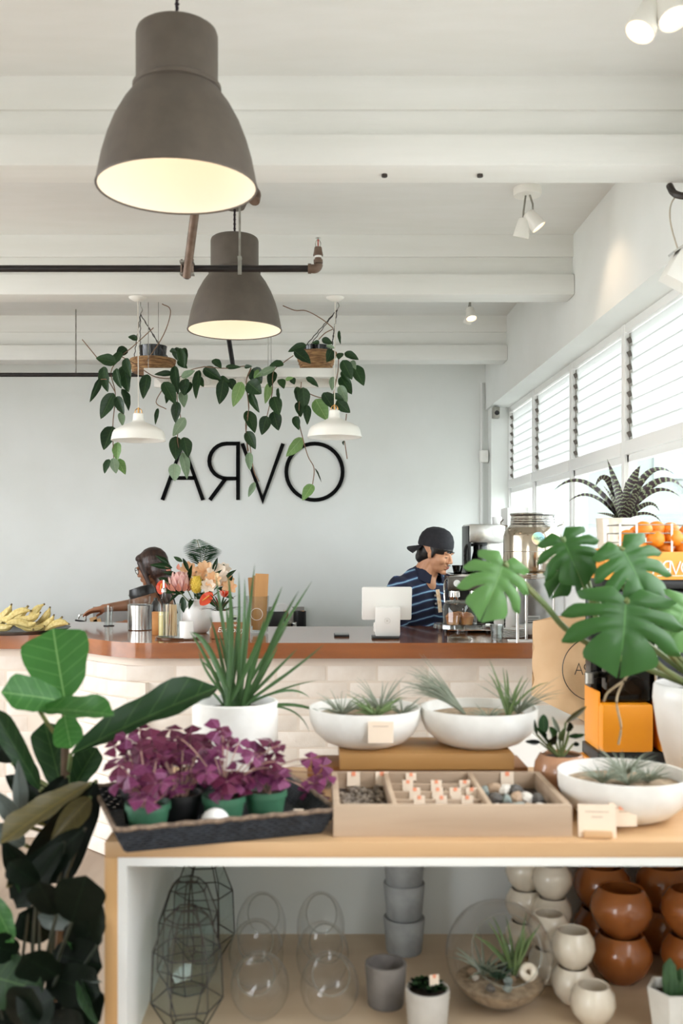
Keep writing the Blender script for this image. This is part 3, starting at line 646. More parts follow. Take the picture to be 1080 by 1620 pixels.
# ------------------------------------------------------------------ on the bar
# bananas
A6 = crop(0, 930, 4.0)
ban = MB(); pts = [Vector((.5*math.sin(a), 0, .5-.5*math.cos(a))) for a in [math.radians(-36+72*i/12) for i in range(13)]]
k = 1/(pts[-1]-pts[0]).length; pts = [(p-(pts[0]+pts[-1])/2)*k for p in pts]
ban.tube(pts, [.05, .085, .12, .14, .15, .155, .155, .155, .15, .14, .115, .06, .04], 8)
ban_me = ban.mesh('banana_body', M['banana']); tip_me = MB().tube([pts[-1], pts[-1]+(pts[-1]-pts[-3])*.35], [.042, .036], 6).mesh('stem', M['bananag'])
BL_ = ['banana cut by the left edge of the photo, at the top of the pile', 'long banana lying along the top of the pile', 'banana tucked just under the long top banana', 'short banana in the middle of the pile, lying level', 'curved upright banana in the middle of the pile', 'banana half hidden right of the curved upright one', 'banana sloping down beside the curved upright one', 'banana second from the right end of the pile', 'rightmost banana of the pile, resting lowest', 'small banana level under the middle of the pile', 'lowest banana in the front row of the pile', 'stubby banana at the front under the curved one', 'greenish banana low at the left edge of the photo', 'banana behind the low one at the left edge']
BN = [(-60, 200, 70, 110, 5.2), (5, 195, 172, 122, 5.16), (40, 222, 190, 145, 5.12), (118, 185, 222, 165, 5.08), (205, 222, 262, 128, 5.13), (245, 212, 298, 148, 5.2), (205, 268, 338, 188, 5.1), (258, 252, 382, 202, 5.16), (308, 266, 412, 235, 5.08), (105, 208, 200, 216, 5.05), (76, 234, 172, 254, 5.02), (168, 240, 222, 250, 5.06), (-30, 222, 48, 232, 5.1), (-50, 250, 30, 190, 5.22)]
for i, (x0, y0, x1, y1, z) in enumerate(BN):
    a, b = P(*A6(x0, y0), z), P(*A6(x1, y1), z+jit(.03)); X = b-a; L = max(X.length, .13); c = (a+b)/2; X.normalize()
    up = Vector((0, -.3, -1 if i % 3 else 1)); Z = (up-X*up.dot(X)).normalized(); Z = -Z if Z.z < 0 and i % 2 else Z; Y = Z.cross(X)
    Mx = Matrix(((X.x, Y.x, Z.x, c.x), (X.y, Y.y, Z.y, c.y), (X.z, Y.z, Z.z, c.z), (0, 0, 0, 1))) @ Matrix.Scale(L, 4)
    lo = min((Mx @ v.co).z for v in ban_me.vertices); Mx = Matrix.Translation((0, 0, max(0, BT+.009-lo))) @ Mx
    o = bpy.data.objects.new('banana', ban_me); COL.objects.link(o); o.matrix_world = Mx
    tag(o, BL_[i], 'banana', 'bananas piled on the bar')
    s = bpy.data.objects.new('stem', tip_me); COL.objects.link(s); s.parent = o
c = on(28, 5.2, BT)
MB().lathe([(.001, 0), (.24, 0), (.27, .02), (.262, .02), (.235, .008), (.001, .008)], c, 32).thing('fruit_tray', M['black'], 'low dark tray under the bananas on the bar', 'tray')
# steel canister with black lid
t = thing('steel_canister', 'brushed steel canister with glass collar and tilted black lid on the bar', 'canister', on(221, 5.3, BT)); c = t.location.copy()
MB().lathe([(.001, 0), (.06, 0), (.064, .004), (.064, .132), (.06, .136), (.05, .136), (.05, .01), (.001, .01)], c, 32).part('body', M['steel'], t)
MB().lathe([(.056, .13), (.056, .18), (.062, .185)], c, 28).part('glass_collar', M['glass'], t)
MB().lathe([(.001, 0), (.068, 0), (.072, .02), (.062, .05), (.001, .055)], c+Vector((.018, 0, .18)), 28, Matrix.Rotation(math.radians(-16), 3, 'Y')).part('lid', M['black'], t)
# dark bottle, oil bottle, straw jar, candle cup on a round tray, wooden box
t = thing('dark_bottle', 'slim dark bottle standing just behind the steel canister', 'bottle', on(246, 5.41, BT)); c = t.location.copy()
MB().lathe([(.001, 0), (.024, 0), (.026, .004), (.026, .12), (.02, .14), (.011, .15), (.011, .165), (.001, .165)], c, 20).part('body', mat('grey_glass', '#4c4a47', None, .2), t)
tr = on(283, 4.84, BT)
MB().lathe([(.001, 0), (.11, 0), (.118, .01), (.113, .01), (.105, .005), (.001, .005)], tr, 36).thing('round_tray', M['steel'], 'thin round tray under the straw jar and oil bottle', 'tray')
TZ = BT+.006
t = thing('oil_bottle', 'glass bottle of yellow oil with a pourer beside the straw jar', 'bottle', on(259, 4.87, TZ)); c = t.location.copy()
MB().lathe([(.001, 0), (.026, 0), (.028, .004), (.028, .15), (.022, .17), (.011, .19), (.0105, .225)], c, 20).part('body', M['glass'], t)
MB().lathe([(.001, .004), (.025, .004), (.025, .12), (.001, .12)], c, 16).part('oil', mat('oil', '#d6c583', None, .2), t)
MB().lathe([(.013, .215), (.013, .232), (.006, .236), (.004, .275), (.001, .275)], c, 12).part('pourer', M['steel'], t)
t = thing('straw_jar', 'clear glass jar filled with paper straws', 'jar', on(272, 4.78, TZ)); c = t.location.copy()
MB().lathe([(.001, .002), (.04, .002), (.042, .006), (.042, .165), (.04, .165), (.04, .01), (.001, .008)], c, 28).part('jar', M['glass'], t)
for k in range(16):
    a = R.uniform(0, 6.28); r = R.uniform(.005, .03); p = c+Vector((r*math.cos(a), r*math.sin(a), .012))
    MB().cyl(p, p+Vector((jit(.012), jit(.008), .148)), .003, None, 6).part('straw', mat('straw', '#d9b98f', None, .7) if k == 0 else bpy.data.materials['straw'], t)
t = thing('candle_cup', 'white candle in a white cup in front of the straw jar', 'candle', on(295, 4.76, TZ)); c = t.location.copy()
MB().lathe([(.001, 0), (.03, 0), (.034, .004), (.034, .082), (.03, .082), (.03, .07), (.001, .07)], c, 28).part('cup', M['pot'], t); MB().cyl(c+Vector((0, 0, .07)), c+Vector((0, 0, .08)), .0012, None, 5).part('wick', M['black'], t)
t = thing('wooden_box', 'small upright orange-brown wooden box behind the oil bottle', 'box', on(248, 5.02, BT)); c = t.location.copy()
MB().box(c+Vector((0, 0, .055)), (.04, .06, .11), None, .003).part('body', mat('honey_wood', '#c68a4c', '#b5773c', .5, scale=20), t); MB().box(c+Vector((0, 0, .113)), (.042, .062, .006)).part('lid', bpy.data.materials['honey_wood'], t)
# vase with bouquet
vz = 5.12; vc = on(312, vz, BT)
t = thing('round_vase', 'large round white vase holding a bouquet of proteas', 'vase', vc)
MB().lathe([(.001, 0), (.045, 0), (.06, .012), (.075, .05), (.078, .085), (.07, .125), (.052, .15), (.046, .165), (.05, .175), (.044, .175), (.04, .16), (.06, .12), (.066, .085), (.05, .02), (.001, .012)], vc, 36).part('body', M['pot'], t)
A5 = crop(130, 840, 3.0857)
t = thing('flower_bouquet', 'bouquet of pink protea, yellow pincushion, red anthurium and fern fronds in the white vase', 'bouquet', vc+Vector((0, 0, .15)))
def fl(x, y, z=vz): return P(*A5(x, y), z)
stem0 = vc+Vector((0, 0, .10))
def petal_me(name, m, kind='oval'): return leaf_mesh(kind, m)
pk = leafmat('protea_bract', '#d9a7a0', '#e8c2b8', '#f0d5cc', .6, 0, .02, .2); rd = leafmat('protea_tip', '#d9705c', '#e39a84', '#efb8a4', .6, 0, .02, .2); og = leafmat('lily_petal', '#f0a256', '#f6cf9c', '#fbe4c4', .5, 0, .02, .25); cr_ = leafmat('cream_petal', '#f2dcc0', '#f6e8d6', '#fbf2e6', .5, 0, .02, .25); rr = leafmat('anthurium_spathe', '#d8331f', '#e04a2c', '#e8683f', .25, 0, .02, .1)
fern = leafmat('frond', '#2c4a33', '#41604a', '#5c7a5f', .5, 0, .06, .15)
def stem(p): MB().tube(bez(stem0, (stem0+p)/2+Vector((0, 0, .05)), p, 6), .003, 5).part('flower_stem', M['stem'], t)
pc = fl(478, 245, vz-.06); stem(pc)                        # protea head
prot = MB().ell(pc, (.047, .047, .05)).part('protea', mat('protea_core', '#dcb1aa', '#c98d88', .7, scale=30), t)
for ring, (n, r, up, L, m) in enumerate(((10, .030, .01, .06, pk), (11, .040, -.005, .062, pk), (12, .045, -.025, .065, rd))):
    for k in range(n):
        a = 2*math.pi*(k+.5*ring)/n; d = Vector((math.cos(a), math.sin(a)*.9, 0)); b0 = pc+d*r*.9+Vector((0, 0, up-.025)); b1 = pc+d*(r+.012+.012*ring)+Vector((0, 0, up+.04-.012*ring))
        leaf(prot, 'lance', m, b0, b1, .026, d, 'petal', .1)
yc = fl(556, 262, vz-.09); stem(yc)
yp = MB().ell(yc, (.026, .026, .045)).part('pincushion', mat('yellow_bud', '#c9a531', '#e0c455', .7, scale=40, bump=.6), t)
for k in range(60):
    a = k*2.4; zz = -.04+.08*k/60; r = .026*math.sqrt(max(.05, 1-(zz/.045)**2)); d = Vector((math.cos(a), math.sin(a), .3))
    pass
spk = MB()
for k in range(90):
    a = k*2.4; zz = -.04+.082*k/90; r = .026*math.sqrt(max(.05, 1-(zz/.045)**2)); p = yc+Vector((math.cos(a)*r, math.sin(a)*r, zz)); spk.tube([p, p+Vector((math.cos(a)*.008, math.sin(a)*.008, .006))], [.0022, .001], 4)
o = spk.part('styles', mat('yellow_style', '#d3b53c', None, .6), yp); o['kind'] = 'stuff'
for (x, y, z, n, s, m) in ((600, 195, vz, 8, .06, og), (660, 215, vz-.02, 9, .068, cr_), (700, 245, vz+.02, 8, .055, og), (640, 240, vz-.07, 8, .05, og), (585, 215, vz+.03, 8, .055, cr_), (720, 275, vz-.04, 7, .045, og), (520, 195, vz+.02, 8, .055, og), (690, 195, vz+.01, 8, .05, cr_), (615, 270, vz-.08, 7, .045, cr_)):
    p = fl(x, y, z); stem(p)
    for k in range(n):
        a = 2*math.pi*k/n; d = Vector((math.cos(a), -.5, math.sin(a)+.25)).normalized(); leaf(t, 'oval', m, p, p+d*s, s*.62, (0, -1, .4), 'petal', .25)
for (x, y, dx, dy) in ((400, 275, -30, 30), (430, 200, -25, -25), (470, 190, 0, -30)):
    p = fl(x, y, vz-.03); leaf(t, 'lance', rd, p, fl(x+dx, y+dy, vz-.05), .02, (0, -1, 0), 'petal')
def anthurium(x, y, x1, y1, w):
    a, b = fl(x, y, vz-.11), fl(x1, y1, vz-.13); stem(a); s = leaf(t, 'oval', rr, a, b, w, (.2, -1, .3), 'spathe', .05); MB().cyl(a+(b-a)*.25+Vector((0, -.006, 0)), a+(b-a)*.8+Vector((0, -.012, .01)), .003, .002, 6).part('spadix', mat('spadix', '#e8b04a', None, .5) if 'spadix' not in bpy.data.materials else bpy.data.materials['spadix'], t)
anthurium(635, 300, 575, 362, .055); anthurium(390, 240, 380, 310, .05)
for (x, y, lean) in ((560, 45, -.1), (610, 75, .3)):        # palm-like fronds
    p = fl(x, y, vz+.04); b0 = fl(580, 190, vz+.03); sp = bez(b0, (b0+p)/2+Vector((.01, 0, .02)), p, 16)
    fr = MB().tube([stem0]+sp, .002, 5).part('frond', M['stem'], t)
    for i in range(2, 17):
        for s in (-1, 1):
            q = sp[i]; L = .085*math.sin(math.pi*(i/17)**.7)+.012; d = Vector((s*.85, -.1, .42-.02*i)); leaf(fr, 'lance', fern, q, q+d.normalized()*L, .0052, (0, -1, .2), 'leaflet', .1)
for (x0, y0, x1, y1, w, m) in ((440, 180, 330, 165, 30, 'hoya'), (420, 160, 360, 120, 26, 'hoya'), (490, 150, 445, 125, 20, 'hoya'), (520, 250, 535, 165, 24, 'fiddled'), (490, 320, 495, 400, 34, 'fiddled'), (470, 310, 425, 345, 18, 'hoya'), (600, 260, 680, 190, 26, 'fiddled'), (700, 290, 735, 215, 20, 'fiddled'), (690, 200, 690, 160, 18, 'hoya'), (545, 310, 600, 330, 22, 'hoya'), (640, 320, 600, 270, 24, 'fiddled'), (460, 215, 395, 200, 24, 'hoya'), (570, 160, 540, 110, 14, 'hoya'), (660, 280, 720, 290, 22, 'hoya'), (430, 250, 370, 230, 26, 'hoya'), (500, 300, 440, 300, 30, 'fiddled'), (590, 300, 560, 350, 28, 'hoya'), (680, 310, 740, 330, 24, 'fiddled'), (520, 200, 490, 130, 20, 'fiddled'), (640, 200, 660, 130, 22, 'hoya'), (460, 290, 400, 300, 24, 'fiddled'), (700, 230, 750, 190, 20, 'hoya'), (620, 330, 650, 370, 24, 'fiddled'), (540, 330, 520, 380, 24, 'hoya')):
    leaf(t, 'lance', M[m], fl(x0, y0, vz-.03), fl(x1, y1, vz-.05+jit(.05)), w/3.0857*vz/F, (0, -1, .3))
# small potted bromeliad with red flower
pz = 4.92; c = on(349, pz, BT); t = thing('potted_bromeliad', 'small spiky dark plant with a red bloom in a white pot by the bouquet', 'plant', c)
MB().box(c+Vector((0, 0, .022)), (.10, .09, .044), None, .003).part('plinth', M['kraft'], t)
c = c+Vector((0, 0, .044)); MB().lathe([(.001, 0), (.034, 0), (.047, .085), (.043, .085), (.038, .07), (.001, .07)], c, 28).part('pot', M['pot'], t)
for k in range(26):
    a = k*2.39; e = .25+.75*((k*13) % 26)/26; d = Vector((math.cos(a)*(1.15-e), math.sin(a)*(1.15-e), e)).normalized(); L = R.uniform(.09, .14)
    b = MB(); ribbon(b, bez(c+Vector((0, 0, .07)), c+Vector((0, 0, .07))+d*L*.6+Vector((0, 0, .02)), c+Vector((0, 0, .06))+d*L, 6), lambda q: .014*(1-q)**.6+.001, d+Vector((0, 0, .5)))
    b.part('leaf', M['hoya'] if k % 3 else leafmat('wine_leaf', '#5a1f1c', '#7c2f28', '#8c4038', .5, 0) if k == 0 else bpy.data.materials['wine_leaf'], t, fix=False)
for k in range(9):
    a = k*.7; d = Vector((math.cos(a)*.6, math.sin(a)*.6, .8)); p = c+Vector((.02, 0, .15)); leaf(t, 'lance', rd if k % 2 else rr, p, p+d.normalized()*.045, .016, d, 'bract')
# timber sign with chalk lettering
c = P(365, 1010, 4.80); c.z = BT
t = thing('chalk_sign', 'small timber block sign with white handwritten chalk words on the bar edge', 'sign', c)
MB().box(c+Vector((0, 0, .04)), (.185, .02, .08), Matrix.Rotation(-.12, 3, 'X'), .002).part('board', wood('sign_wood', '#9a5a2e', '#84491f', .5, 0, 3), t)
def text(body, c, size, m, parent, name='lettering', rx=math.pi/2, shear=.25, align='CENTER'):
    cu = bpy.data.curves.new(name, 'FONT'); cu.body = body; cu.size = size; cu.align_x = align; cu.extrude = .0006; cu.shear = shear; cu.resolution_u = 3
    o = bpy.data.objects.new(name, cu); COL.objects.link(o); me = bpy.data.meshes.new_from_object(o.evaluated_get(bpy.context.evaluated_depsgraph_get())); bpy.data.objects.remove(o)
    me.materials.append(m); o = bpy.data.objects.new(name, me); COL.objects.link(o); o.parent = parent; o.matrix_local = Matrix.Translation(Vector(c)-rootloc(parent)) @ Matrix.Rotation(rx, 4, 'X'); return o
text('no', c+Vector((.02, -.0185, .062)), .022, M['paper'], t, rx=math.pi/2-.12); text('Economy', c+Vector((0, -.015, .034)), 0.034, M['paper'], t, rx=math.pi/2-.12)
# jar of timber menu boards
c = on(407, 5.12, BT); t = thing('menu_jar', 'tall glass jar with a round printed mark on the bar', 'jar', c)
MB().lathe([(.001, .003), (.05, .003), (.056, .01), (.058, .15), (.06, .19), (.058, .19), (.054, .15), (.052, .012), (.001, .01)], c, 32).part('jar', M['glass'], t)
MB().torus(c+Vector((0, -.0585, .10)), .03, .0012, Matrix.Rotation(math.pi/2, 3, 'X'), 28, 5).part('printed_ring', M['paper'], t)
b = MB()
for k, (x, r) in enumerate(((-.022, -.06), (.0, .0), (.02, .05))):
    pl = MB().box(c+Vector((x*.9, .018-.018*k, .16)), (.045 if k < 2 else .068, .007, .29-.02*(2-k)), Matrix.Rotation(r, 3, 'Y'), .002)
    pl.thing('menu_board', wood('board_wood', '#c6935a', '#b07d46', .5, 2, 3) if k == 0 else bpy.data.materials['board_wood'], ['narrow timber menu board at the back of the glass jar', 'middle timber menu board in the glass jar', 'widest timber menu board at the front of the glass jar'][k], 'board')
for k in range(5): MB().box(on(366, 5.0, BT+.05+.011*k), (.05, .03, .009), None, .001).thing('booklet', mat('booklet_%d' % k, ['#e4e0d4', '#8fb36b', '#e9e4da', '#3b3532', '#cfd6c2'][k], None, .7), ['lowest booklet of the small stack beside the menu jar', 'green booklet low in the stack beside the menu jar', 'white booklet midway in the stack beside the menu jar', 'dark booklet second from top beside the menu jar', 'pale booklet on top of the stack beside the menu jar'][k], 'booklet')
MB().box(on(366, 5.0, BT+.0225), (.06, .045, .045), None, .002).thing('card_block', M['kraft'], 'small kraft block under the booklets on the bar', 'block')
# back bench with splashback, plates, pots, tap
bench = thing('back_bench', 'grey back bench with steel splashback along the back wall', 'bench', (-.9, 6.6, 0))
MB().span((-2.4, 6.35, 0), (-.08, 6.88, .90), .005).part('cabinet', mat('bench_grey', '#a8a6a2', None, .6), bench)
MB().span((-2.4, 6.33, .90), (-.08, 6.885, .93), .004).part('worktop', M['steel'], bench)
for x0, x1 in ((147, 245), (424, 481)): MB().span((P(x0, 0, 6.86).x, 6.86, .93), (P(x1, 0, 6.86).x, 6.88, P(0, 960, 6.86).z)).part('splashback', mat('splash_%d' % x0, '#9d9893', '#908b86', .4, scale=3), bench)
BW = .93
t = thing('kitchen_tap', 'black curved tap on the back bench by the bananas', 'tap', on(131, 6.5, BW)); c = t.location.copy(); zt = P(0, 972, 6.5).z
MB().tube(curve([c, Vector((c.x+.02, c.y, zt-.03)), Vector((c.x+.005, c.y, zt)), Vector((c.x-.02, c.y, zt-.005)), Vector((c.x-.03, c.y, zt-.03))], 6), .006, 8).part('spout', M['chrome'], t)
MB().box(c+Vector((0, 0, .03)), (.05, .05, .06), None, .006).part('base', M['black'], t); MB().cyl(c+Vector((.02, 0, .06)), c+Vector((-.05, 0, .07)), .006).part('lever', M['black'], t)
for k, (x, y0, tilt) in enumerate(((150, 976, .25), (156, 979, .3))): 
    z = 6.45; h = P(0, y0, z).z-BW; MB().box(on(x, z, BW+h/2), (.045, .02, h), Matrix.Rotation(-tilt, 3, 'Y')).thing('chopping_board', M['oakv'], ['narrow chopping board leaning beside the tap', 'second chopping board leaning nearest the woman\'s hand'][k], 'board')
t = thing('whisk_jug', 'slim glass jug held under the woman\'s hand', 'jug', on(172, 5.55, BT)); c = t.location.copy()
MB().lathe([(.001, .002), (.02, .002), (.022, .006), (.026, .105), (.024, .105), (.02, .01), (.001, .008)], c, 20).part('glass', M['glass'], t); MB().box(c+Vector((-.004, 0, .06)), (.008, .008, .11)).part('handle_strip', M['paper'], t); MB().lathe([(.001, 0), (.03, 0), (.03, .004), (.001, .004)], c, 16).part('base', M['black'], t)
c = on(447, 6.55, BW)
for k in range(3):
    Mx = Matrix.Rotation(math.radians(78), 3, 'X'); MB().lathe([(.001, 0), (.05, 0), (.085, .012), (.083, .016), (.05, .005), (.001, .005)], c+Vector((-.01+.006*k, -.03*k+.05, .09)), 28, Mx).thing('dinner_plate', M['pot'], ['rearmost white plate standing on the back bench', 'middle white plate standing on the back bench', 'foremost white plate standing on the back bench'][k], 'plate')
t = thing('steel_pot', 'shiny steel pot on the back bench before the plates', 'pot', on(456, 6.38, BW)); c = t.location.copy(); h = P(0, 985, 6.38).z-BW
MB().lathe([(.001, 0), (.052, 0), (.054, .004), (.054, h), (.05, h), (.05, .01), (.001, .01)], c, 32).part('body', M['chrome'], t); MB().torus(c+Vector((0, 0, h)), .053, .003, None, 28, 6).part('rim', M['chrome'], t)
for k, x in enumerate((449, 476)):
    z = 6.5; b = MB(); p = on(x, z, BW+.12); q = P(x+2, 976, z); b.tube([p, q], [.005, .006], 6); b.ell(q+Vector((.002, 0, .012)), (.018, .007, .03), Matrix.Rotation(.25, 3, 'Y')); b.cyl(on(x, z, BW), on(x, z, BW+.14), .001)
    b.thing('wooden_spoon', mat('spoon_wood%d' % k, '#c08a58', '#a97344', .6, scale=20), ['wooden spoon standing among the plates', 'wooden spoon at the right end of the back bench'][k], 'spoon')
MB().lathe([(.001, 0), (.04, 0), (.042, .004), (.042, .13), (.038, .13), (.038, .01), (.001, .01)], on(474, 6.5, BW), 20).thing('utensil_holder', M['black'], 'black utensil holder at the right end of the back bench', 'holder')
MB().box(on(436, 6.45, BW+.065), (.13, .03, .13), None, .004).thing('plate_rack', M['black'], 'black rack low in front of the standing plates', 'rack')
# phone, register
ph = thing('phone', 'dark phone lying flat on the bar', 'phone', on(540, 4.95, BT)); MB().box(ph.location+Vector((0, 0, .005)), (.075, .12, .01), None, .004).part('body', M['black'], ph); MB().box(ph.location+Vector((0, 0, .0106)), (.068, .11, .001)).part('screen', M['blackg'], ph)
t = thing('till_tablet', 'white tablet till on a white stand, its back turned, on the bar', 'till', on(612, 4.85, BT)); c = t.location.copy(); z = 4.85
Mx = Matrix.Rotation(math.radians(12), 3, 'X')
MB().box(P(611.5, 954.5, z+.0), (.243, .022, .166), Mx, .010).part('tablet', M['satin'], t)
MB().box(P(612, 954, z+.014), (.225, .004, .148), Mx).part('screen', M['blackg'], t)
b = MB(); zz = z-.03; b.box(P(613, 983, zz), (.12, .035, .145), Mx, .008); b.part('stand', M['satin'], t)
MB().box(P(593, 992, z), (.012, .05, .045), None, .004).part('card_reader', M['satin'], t)
MB().torus(P(612.5, 982, zz-.0205), .014, .0012, Matrix.Rotation(math.radians(102), 3, 'X'), 20, 4).part('stand_mark', mat('pale_mark', '#d2cfc8', None, .5), t); MB().box(P(612.5, 982, zz-.019), (.011, .003, .011), Mx, .002).part('stand_mark', bpy.data.materials['pale_mark'], t)
MB().box(c+Vector((-.01, -.02, .006)), (.13, .10, .012), None, .004).part('base', M['black'], t)
# cake stand
t = thing('cake_stand', 'glass cake stand with footed plate and domed cover on the bar', 'stand', on(727, 4.80, BT)); c = t.location.copy(); zpl = P(0, 989, 4.8).z
hh = zpl-BT
MB().lathe([(.001, .004), (.06, .004), (.062, 0), (.05, .012), (.022, .025), (.02, hh-.015), (.05, hh-.006), (.001, hh-.006)], c, 32).part('foot', M['glass'], t)
MB().lathe([(.001, hh-.004), (.118, hh-.004), (.124, hh+.004), (.126, hh-.012), (.124, hh+.008), (.115, hh+.004), (.001, hh+.004)], c, 40, rfun=lambda a, zq: 1+.012*math.cos(a*16)).part('plate', glass('pressed_glass', '#eef2f0', 2.2, .08, .88), t)
dz = P(0, 951, 4.8).z-BT
MB().lathe([(.082, hh+.005), (.083, dz-.025), (.074, dz-.008), (.05, dz), (.001, dz+.002)], c, 36).part('dome', glass('dome_glass', '#f2f5f4', 1.5, .03, .93), t)
MB().torus(c+Vector((0, 0, dz-.004)), .062, .006, None, 32, 8).part('dome_rim', bpy.data.materials['pressed_glass'], t)
crust = mat('cake_crust', '#9a5424', '#c88a44', .6, scale=16, bump=.4)
for k, (dx, dy) in enumerate(((-.035, -.02), (.03, -.012), (-.002, .035))):
    b = MB().lathe([(.001, 0), (.028, 0), (.034, .03), (.036, .038), (.024, .054), (.001, .06)], c+Vector((dx, dy, hh+.005)), 20, rfun=lambda a, zq: 1+.05*math.sin(a*5+k))
    b.thing('cake', crust, ['golden cake under the dome, nearest the man', 'golden cake under the dome, nearest the tumbler', 'golden cake under the dome, at the back'][k], 'cake')
# ------------------------------------------------------------------ people
def head_shapes(mb, ears=True):
    e = mb.ell
    e((-.012, 0, .03), (.098, .076, .09)); e((.03, 0, -.03), (.062, .06, .082)); e((.036, 0, -.072), (.05, .05, .04)); e((.07, 0, -.096), (.02, .024, .018))
    capsule(mb, (.084, 0, .008), (.104, 0, -.03), .008, .0115); e((.098, .011, -.036), .009); e((.098, -.011, -.036), .009)
    e((.088, 0, -.060), (.012, .022, .0065)); e((.086, 0, -.072), (.012, .019, .0075))
    for s in (-1, 1):
        e((.078, s*.03, .016), (.014, .026, .009)); e((.056, s*.036, -.03), (.03, .025, .03)); e((.072, s*.03, -.004), (.012, .016, .009))
        if ears: e((-.002, s*.072, -.016), (.015, .009, .025), Matrix.Rotation(-.15, 3, 'Y')); e((-.004, s*.076, -.008), (.012, .008, .014))
    return mb
def hand_shapes(mb, wrist, d, n, sgn=1, curl=.5, k=1.0):
    d = Vector(d).normalized(); n = Vector(n); n = (n-d*n.dot(d)).normalized(); s = d.cross(n)*sgn; w = Vector(wrist)
    capsule(mb, w, w+d*.03*k, .024*k, .026*k)
    for q in (-.022, -.007, .008, .022): capsule(mb, w+d*.03*k+s*q*.6*k, w+d*.085*k+s*q*k, .016*k, .0125*k)
    for i, (q, L) in enumerate(((-.027, .062), (-.009, .074), (.009, .07), (.026, .054))):
        p = w+d*.088*k+s*q*k; 
        for j, f in enumerate((.45, .3, .25)):
            a = curl*(j+.6); dd = d*math.cos(a)+n*math.sin(a); p2 = p+dd*L*f*k; capsule(mb, p, p2, (.0095-.0008*j)*k, (.0088-.0008*j)*k, 8); p = p2
    p = w+d*.03*k-s*.022*k; dd = (d*.7-s*.75+n*.35).normalized(); p2 = p+dd*.04*k; capsule(mb, p, p2, .013*k, .0105*k, 8); dd = (d*.95-s*.3+n*.3).normalized(); capsule(mb, p2, p2+dd*.03*k, .010*k, .0085*k, 8)
    return mb
def polo(name):
    m, nt, b = newmat(name); tc = nd(nt, 'ShaderNodeTexCoord'); sp = nd(nt, 'ShaderNodeSeparateXYZ'); nz = nd(nt, 'ShaderNodeTexNoise'); nz.inputs['Scale'].default_value = 7
    nt.links.new(tc.outputs['Object'], sp.inputs[0]); nt.links.new(tc.outputs['Object'], nz.inputs[0])
    z = math_(nt, 'ADD', sp.outputs[2], math_(nt, 'MULTIPLY', nz.outputs[0], .03)); z = math_(nt, 'ADD', z, math_(nt, 'MULTIPLY', math_(nt, 'ABSOLUTE', math_(nt, 'SUBTRACT', sp.outputs[0], .06)), .25))
    fr = math_(nt, 'FRACT', math_(nt, 'MULTIPLY', z, 21.0))
    col = mixc(nt, math_(nt, 'LESS_THAN', fr, .42), C('#1c2138'), C('#2a3760')); col = mixc(nt, math_(nt, 'LESS_THAN', math_(nt, 'ABSOLUTE', math_(nt, 'SUBTRACT', fr, .21)), .085), col, C('#86acc6'))
    nt.links.new(col, b.inputs['Base Color']); b.inputs['Roughness'].default_value = .85; return m
M['polo'] = polo('striped_polo'); M['navy'] = mat('navy_cloth', '#1b2036', None, .85)
# man behind the till
Tc = P(667, 926, 5.74); f = Vector((.6, -.8, 0)); s = Vector((.8, .6, 0)); U = Vector((0, 0, 1)); BR = Matrix((s, f, U)).transposed()
man = thing('person', 'man in a striped navy polo and backwards black cap behind the till', 'person', (Tc.x, Tc.y, 0))
HM = Matrix.Translation(P(690, 873, 5.68)) @ Matrix.Rotation(math.radians(-32), 4, 'Z') @ Matrix.Rotation(math.radians(17), 4, 'Y')
sk = xf(head_shapes(MB()), HM); hc = HM @ Vector((-.02, 0, -.05))
capsule(sk, hc, Tc+U*.045-f*.005, .054, .062); capsule(sk, HM @ Vector((.0, 0, -.07)), Tc+U*.02+f*.03, .045, .055)
sk.ell(Tc+f*.055+U*.012, (.042, .048, .075), BR)
def arm(side, elbow, wrist): return (Tc+s*side*.17-U*.012, elbow, wrist)
aL = arm(-1, Tc-s*.215-U*.27+f*.0, Tc-s*.16+f*.12-U*.42); aR = arm(1, Tc+s*.205-U*.25+f*.05, Tc+s*.12+f*.16-U*.40)
for (a, e, w_), sg in ((aL, 1), (aR, -1)):
    capsule(sk, a, e, .05, .042); capsule(sk, e, w_, .041, .027); hand_shapes(sk, w_, (w_-e)+f*.1, -U, sg, .35)
sk.ell(Tc-U*.15, (.13, .085, .2), BR)
fuse(sk, .0042, 3).part('body', M['skin'], man, angle=180)
sh = MB(); sh.ell(Tc-U*.115, (.172, .112, .2), BR); sh.ell(Tc-U*.32, (.158, .115, .22), BR); sh.ell(Tc-U*.47, (.165, .125, .12), BR); sh.ell(Tc-U*.005, (.16, .085, .06), BR)
for a, e, w_ in (aL, aR): capsule(sh, a-U*.005, a+(e-a)*.72, .078, .074)
sh.ell(Tc+U*.03-f*.02, (.085, .075, .05), BR); sh.ell(P(667, 906, 5.76), (.078, .07, .045), BR); capsule(sh, Tc-s*.12+U*.01, P(665, 905, 5.76), .062, .05); capsule(sh, Tc+s*.12+U*.01, P(680, 909, 5.78), .06, .045)
shirt = fuse(sh, .008, 6); 
shirt.v = [v+Vector((0, 0, .004*math.sin(v.x*60+v.z*25))) for v in shirt.v]
shirt.part('polo_shirt', M['polo'], man, angle=180)
col = MB(); ang = math.atan2(f.y, f.x)
ct = Matrix.Translation(P(677.5, 906, 5.73)) @ Matrix.Rotation(ang, 4, 'Z') @ Matrix.Rotation(math.radians(30), 4, 'Y')
col.lathe([(.06, .032), (.056, .034), (.066, .012), (.088, -.022), (.092, -.018), (.071, .016), (.06, .032)], (0, 0, 0), 28, None, 0, .5, 2*math.pi-.5, rfun=lambda a, z: 1.06+.10*math.sin(a)**2)
xf(col, ct)
col.part('collar', M['navy'], man)
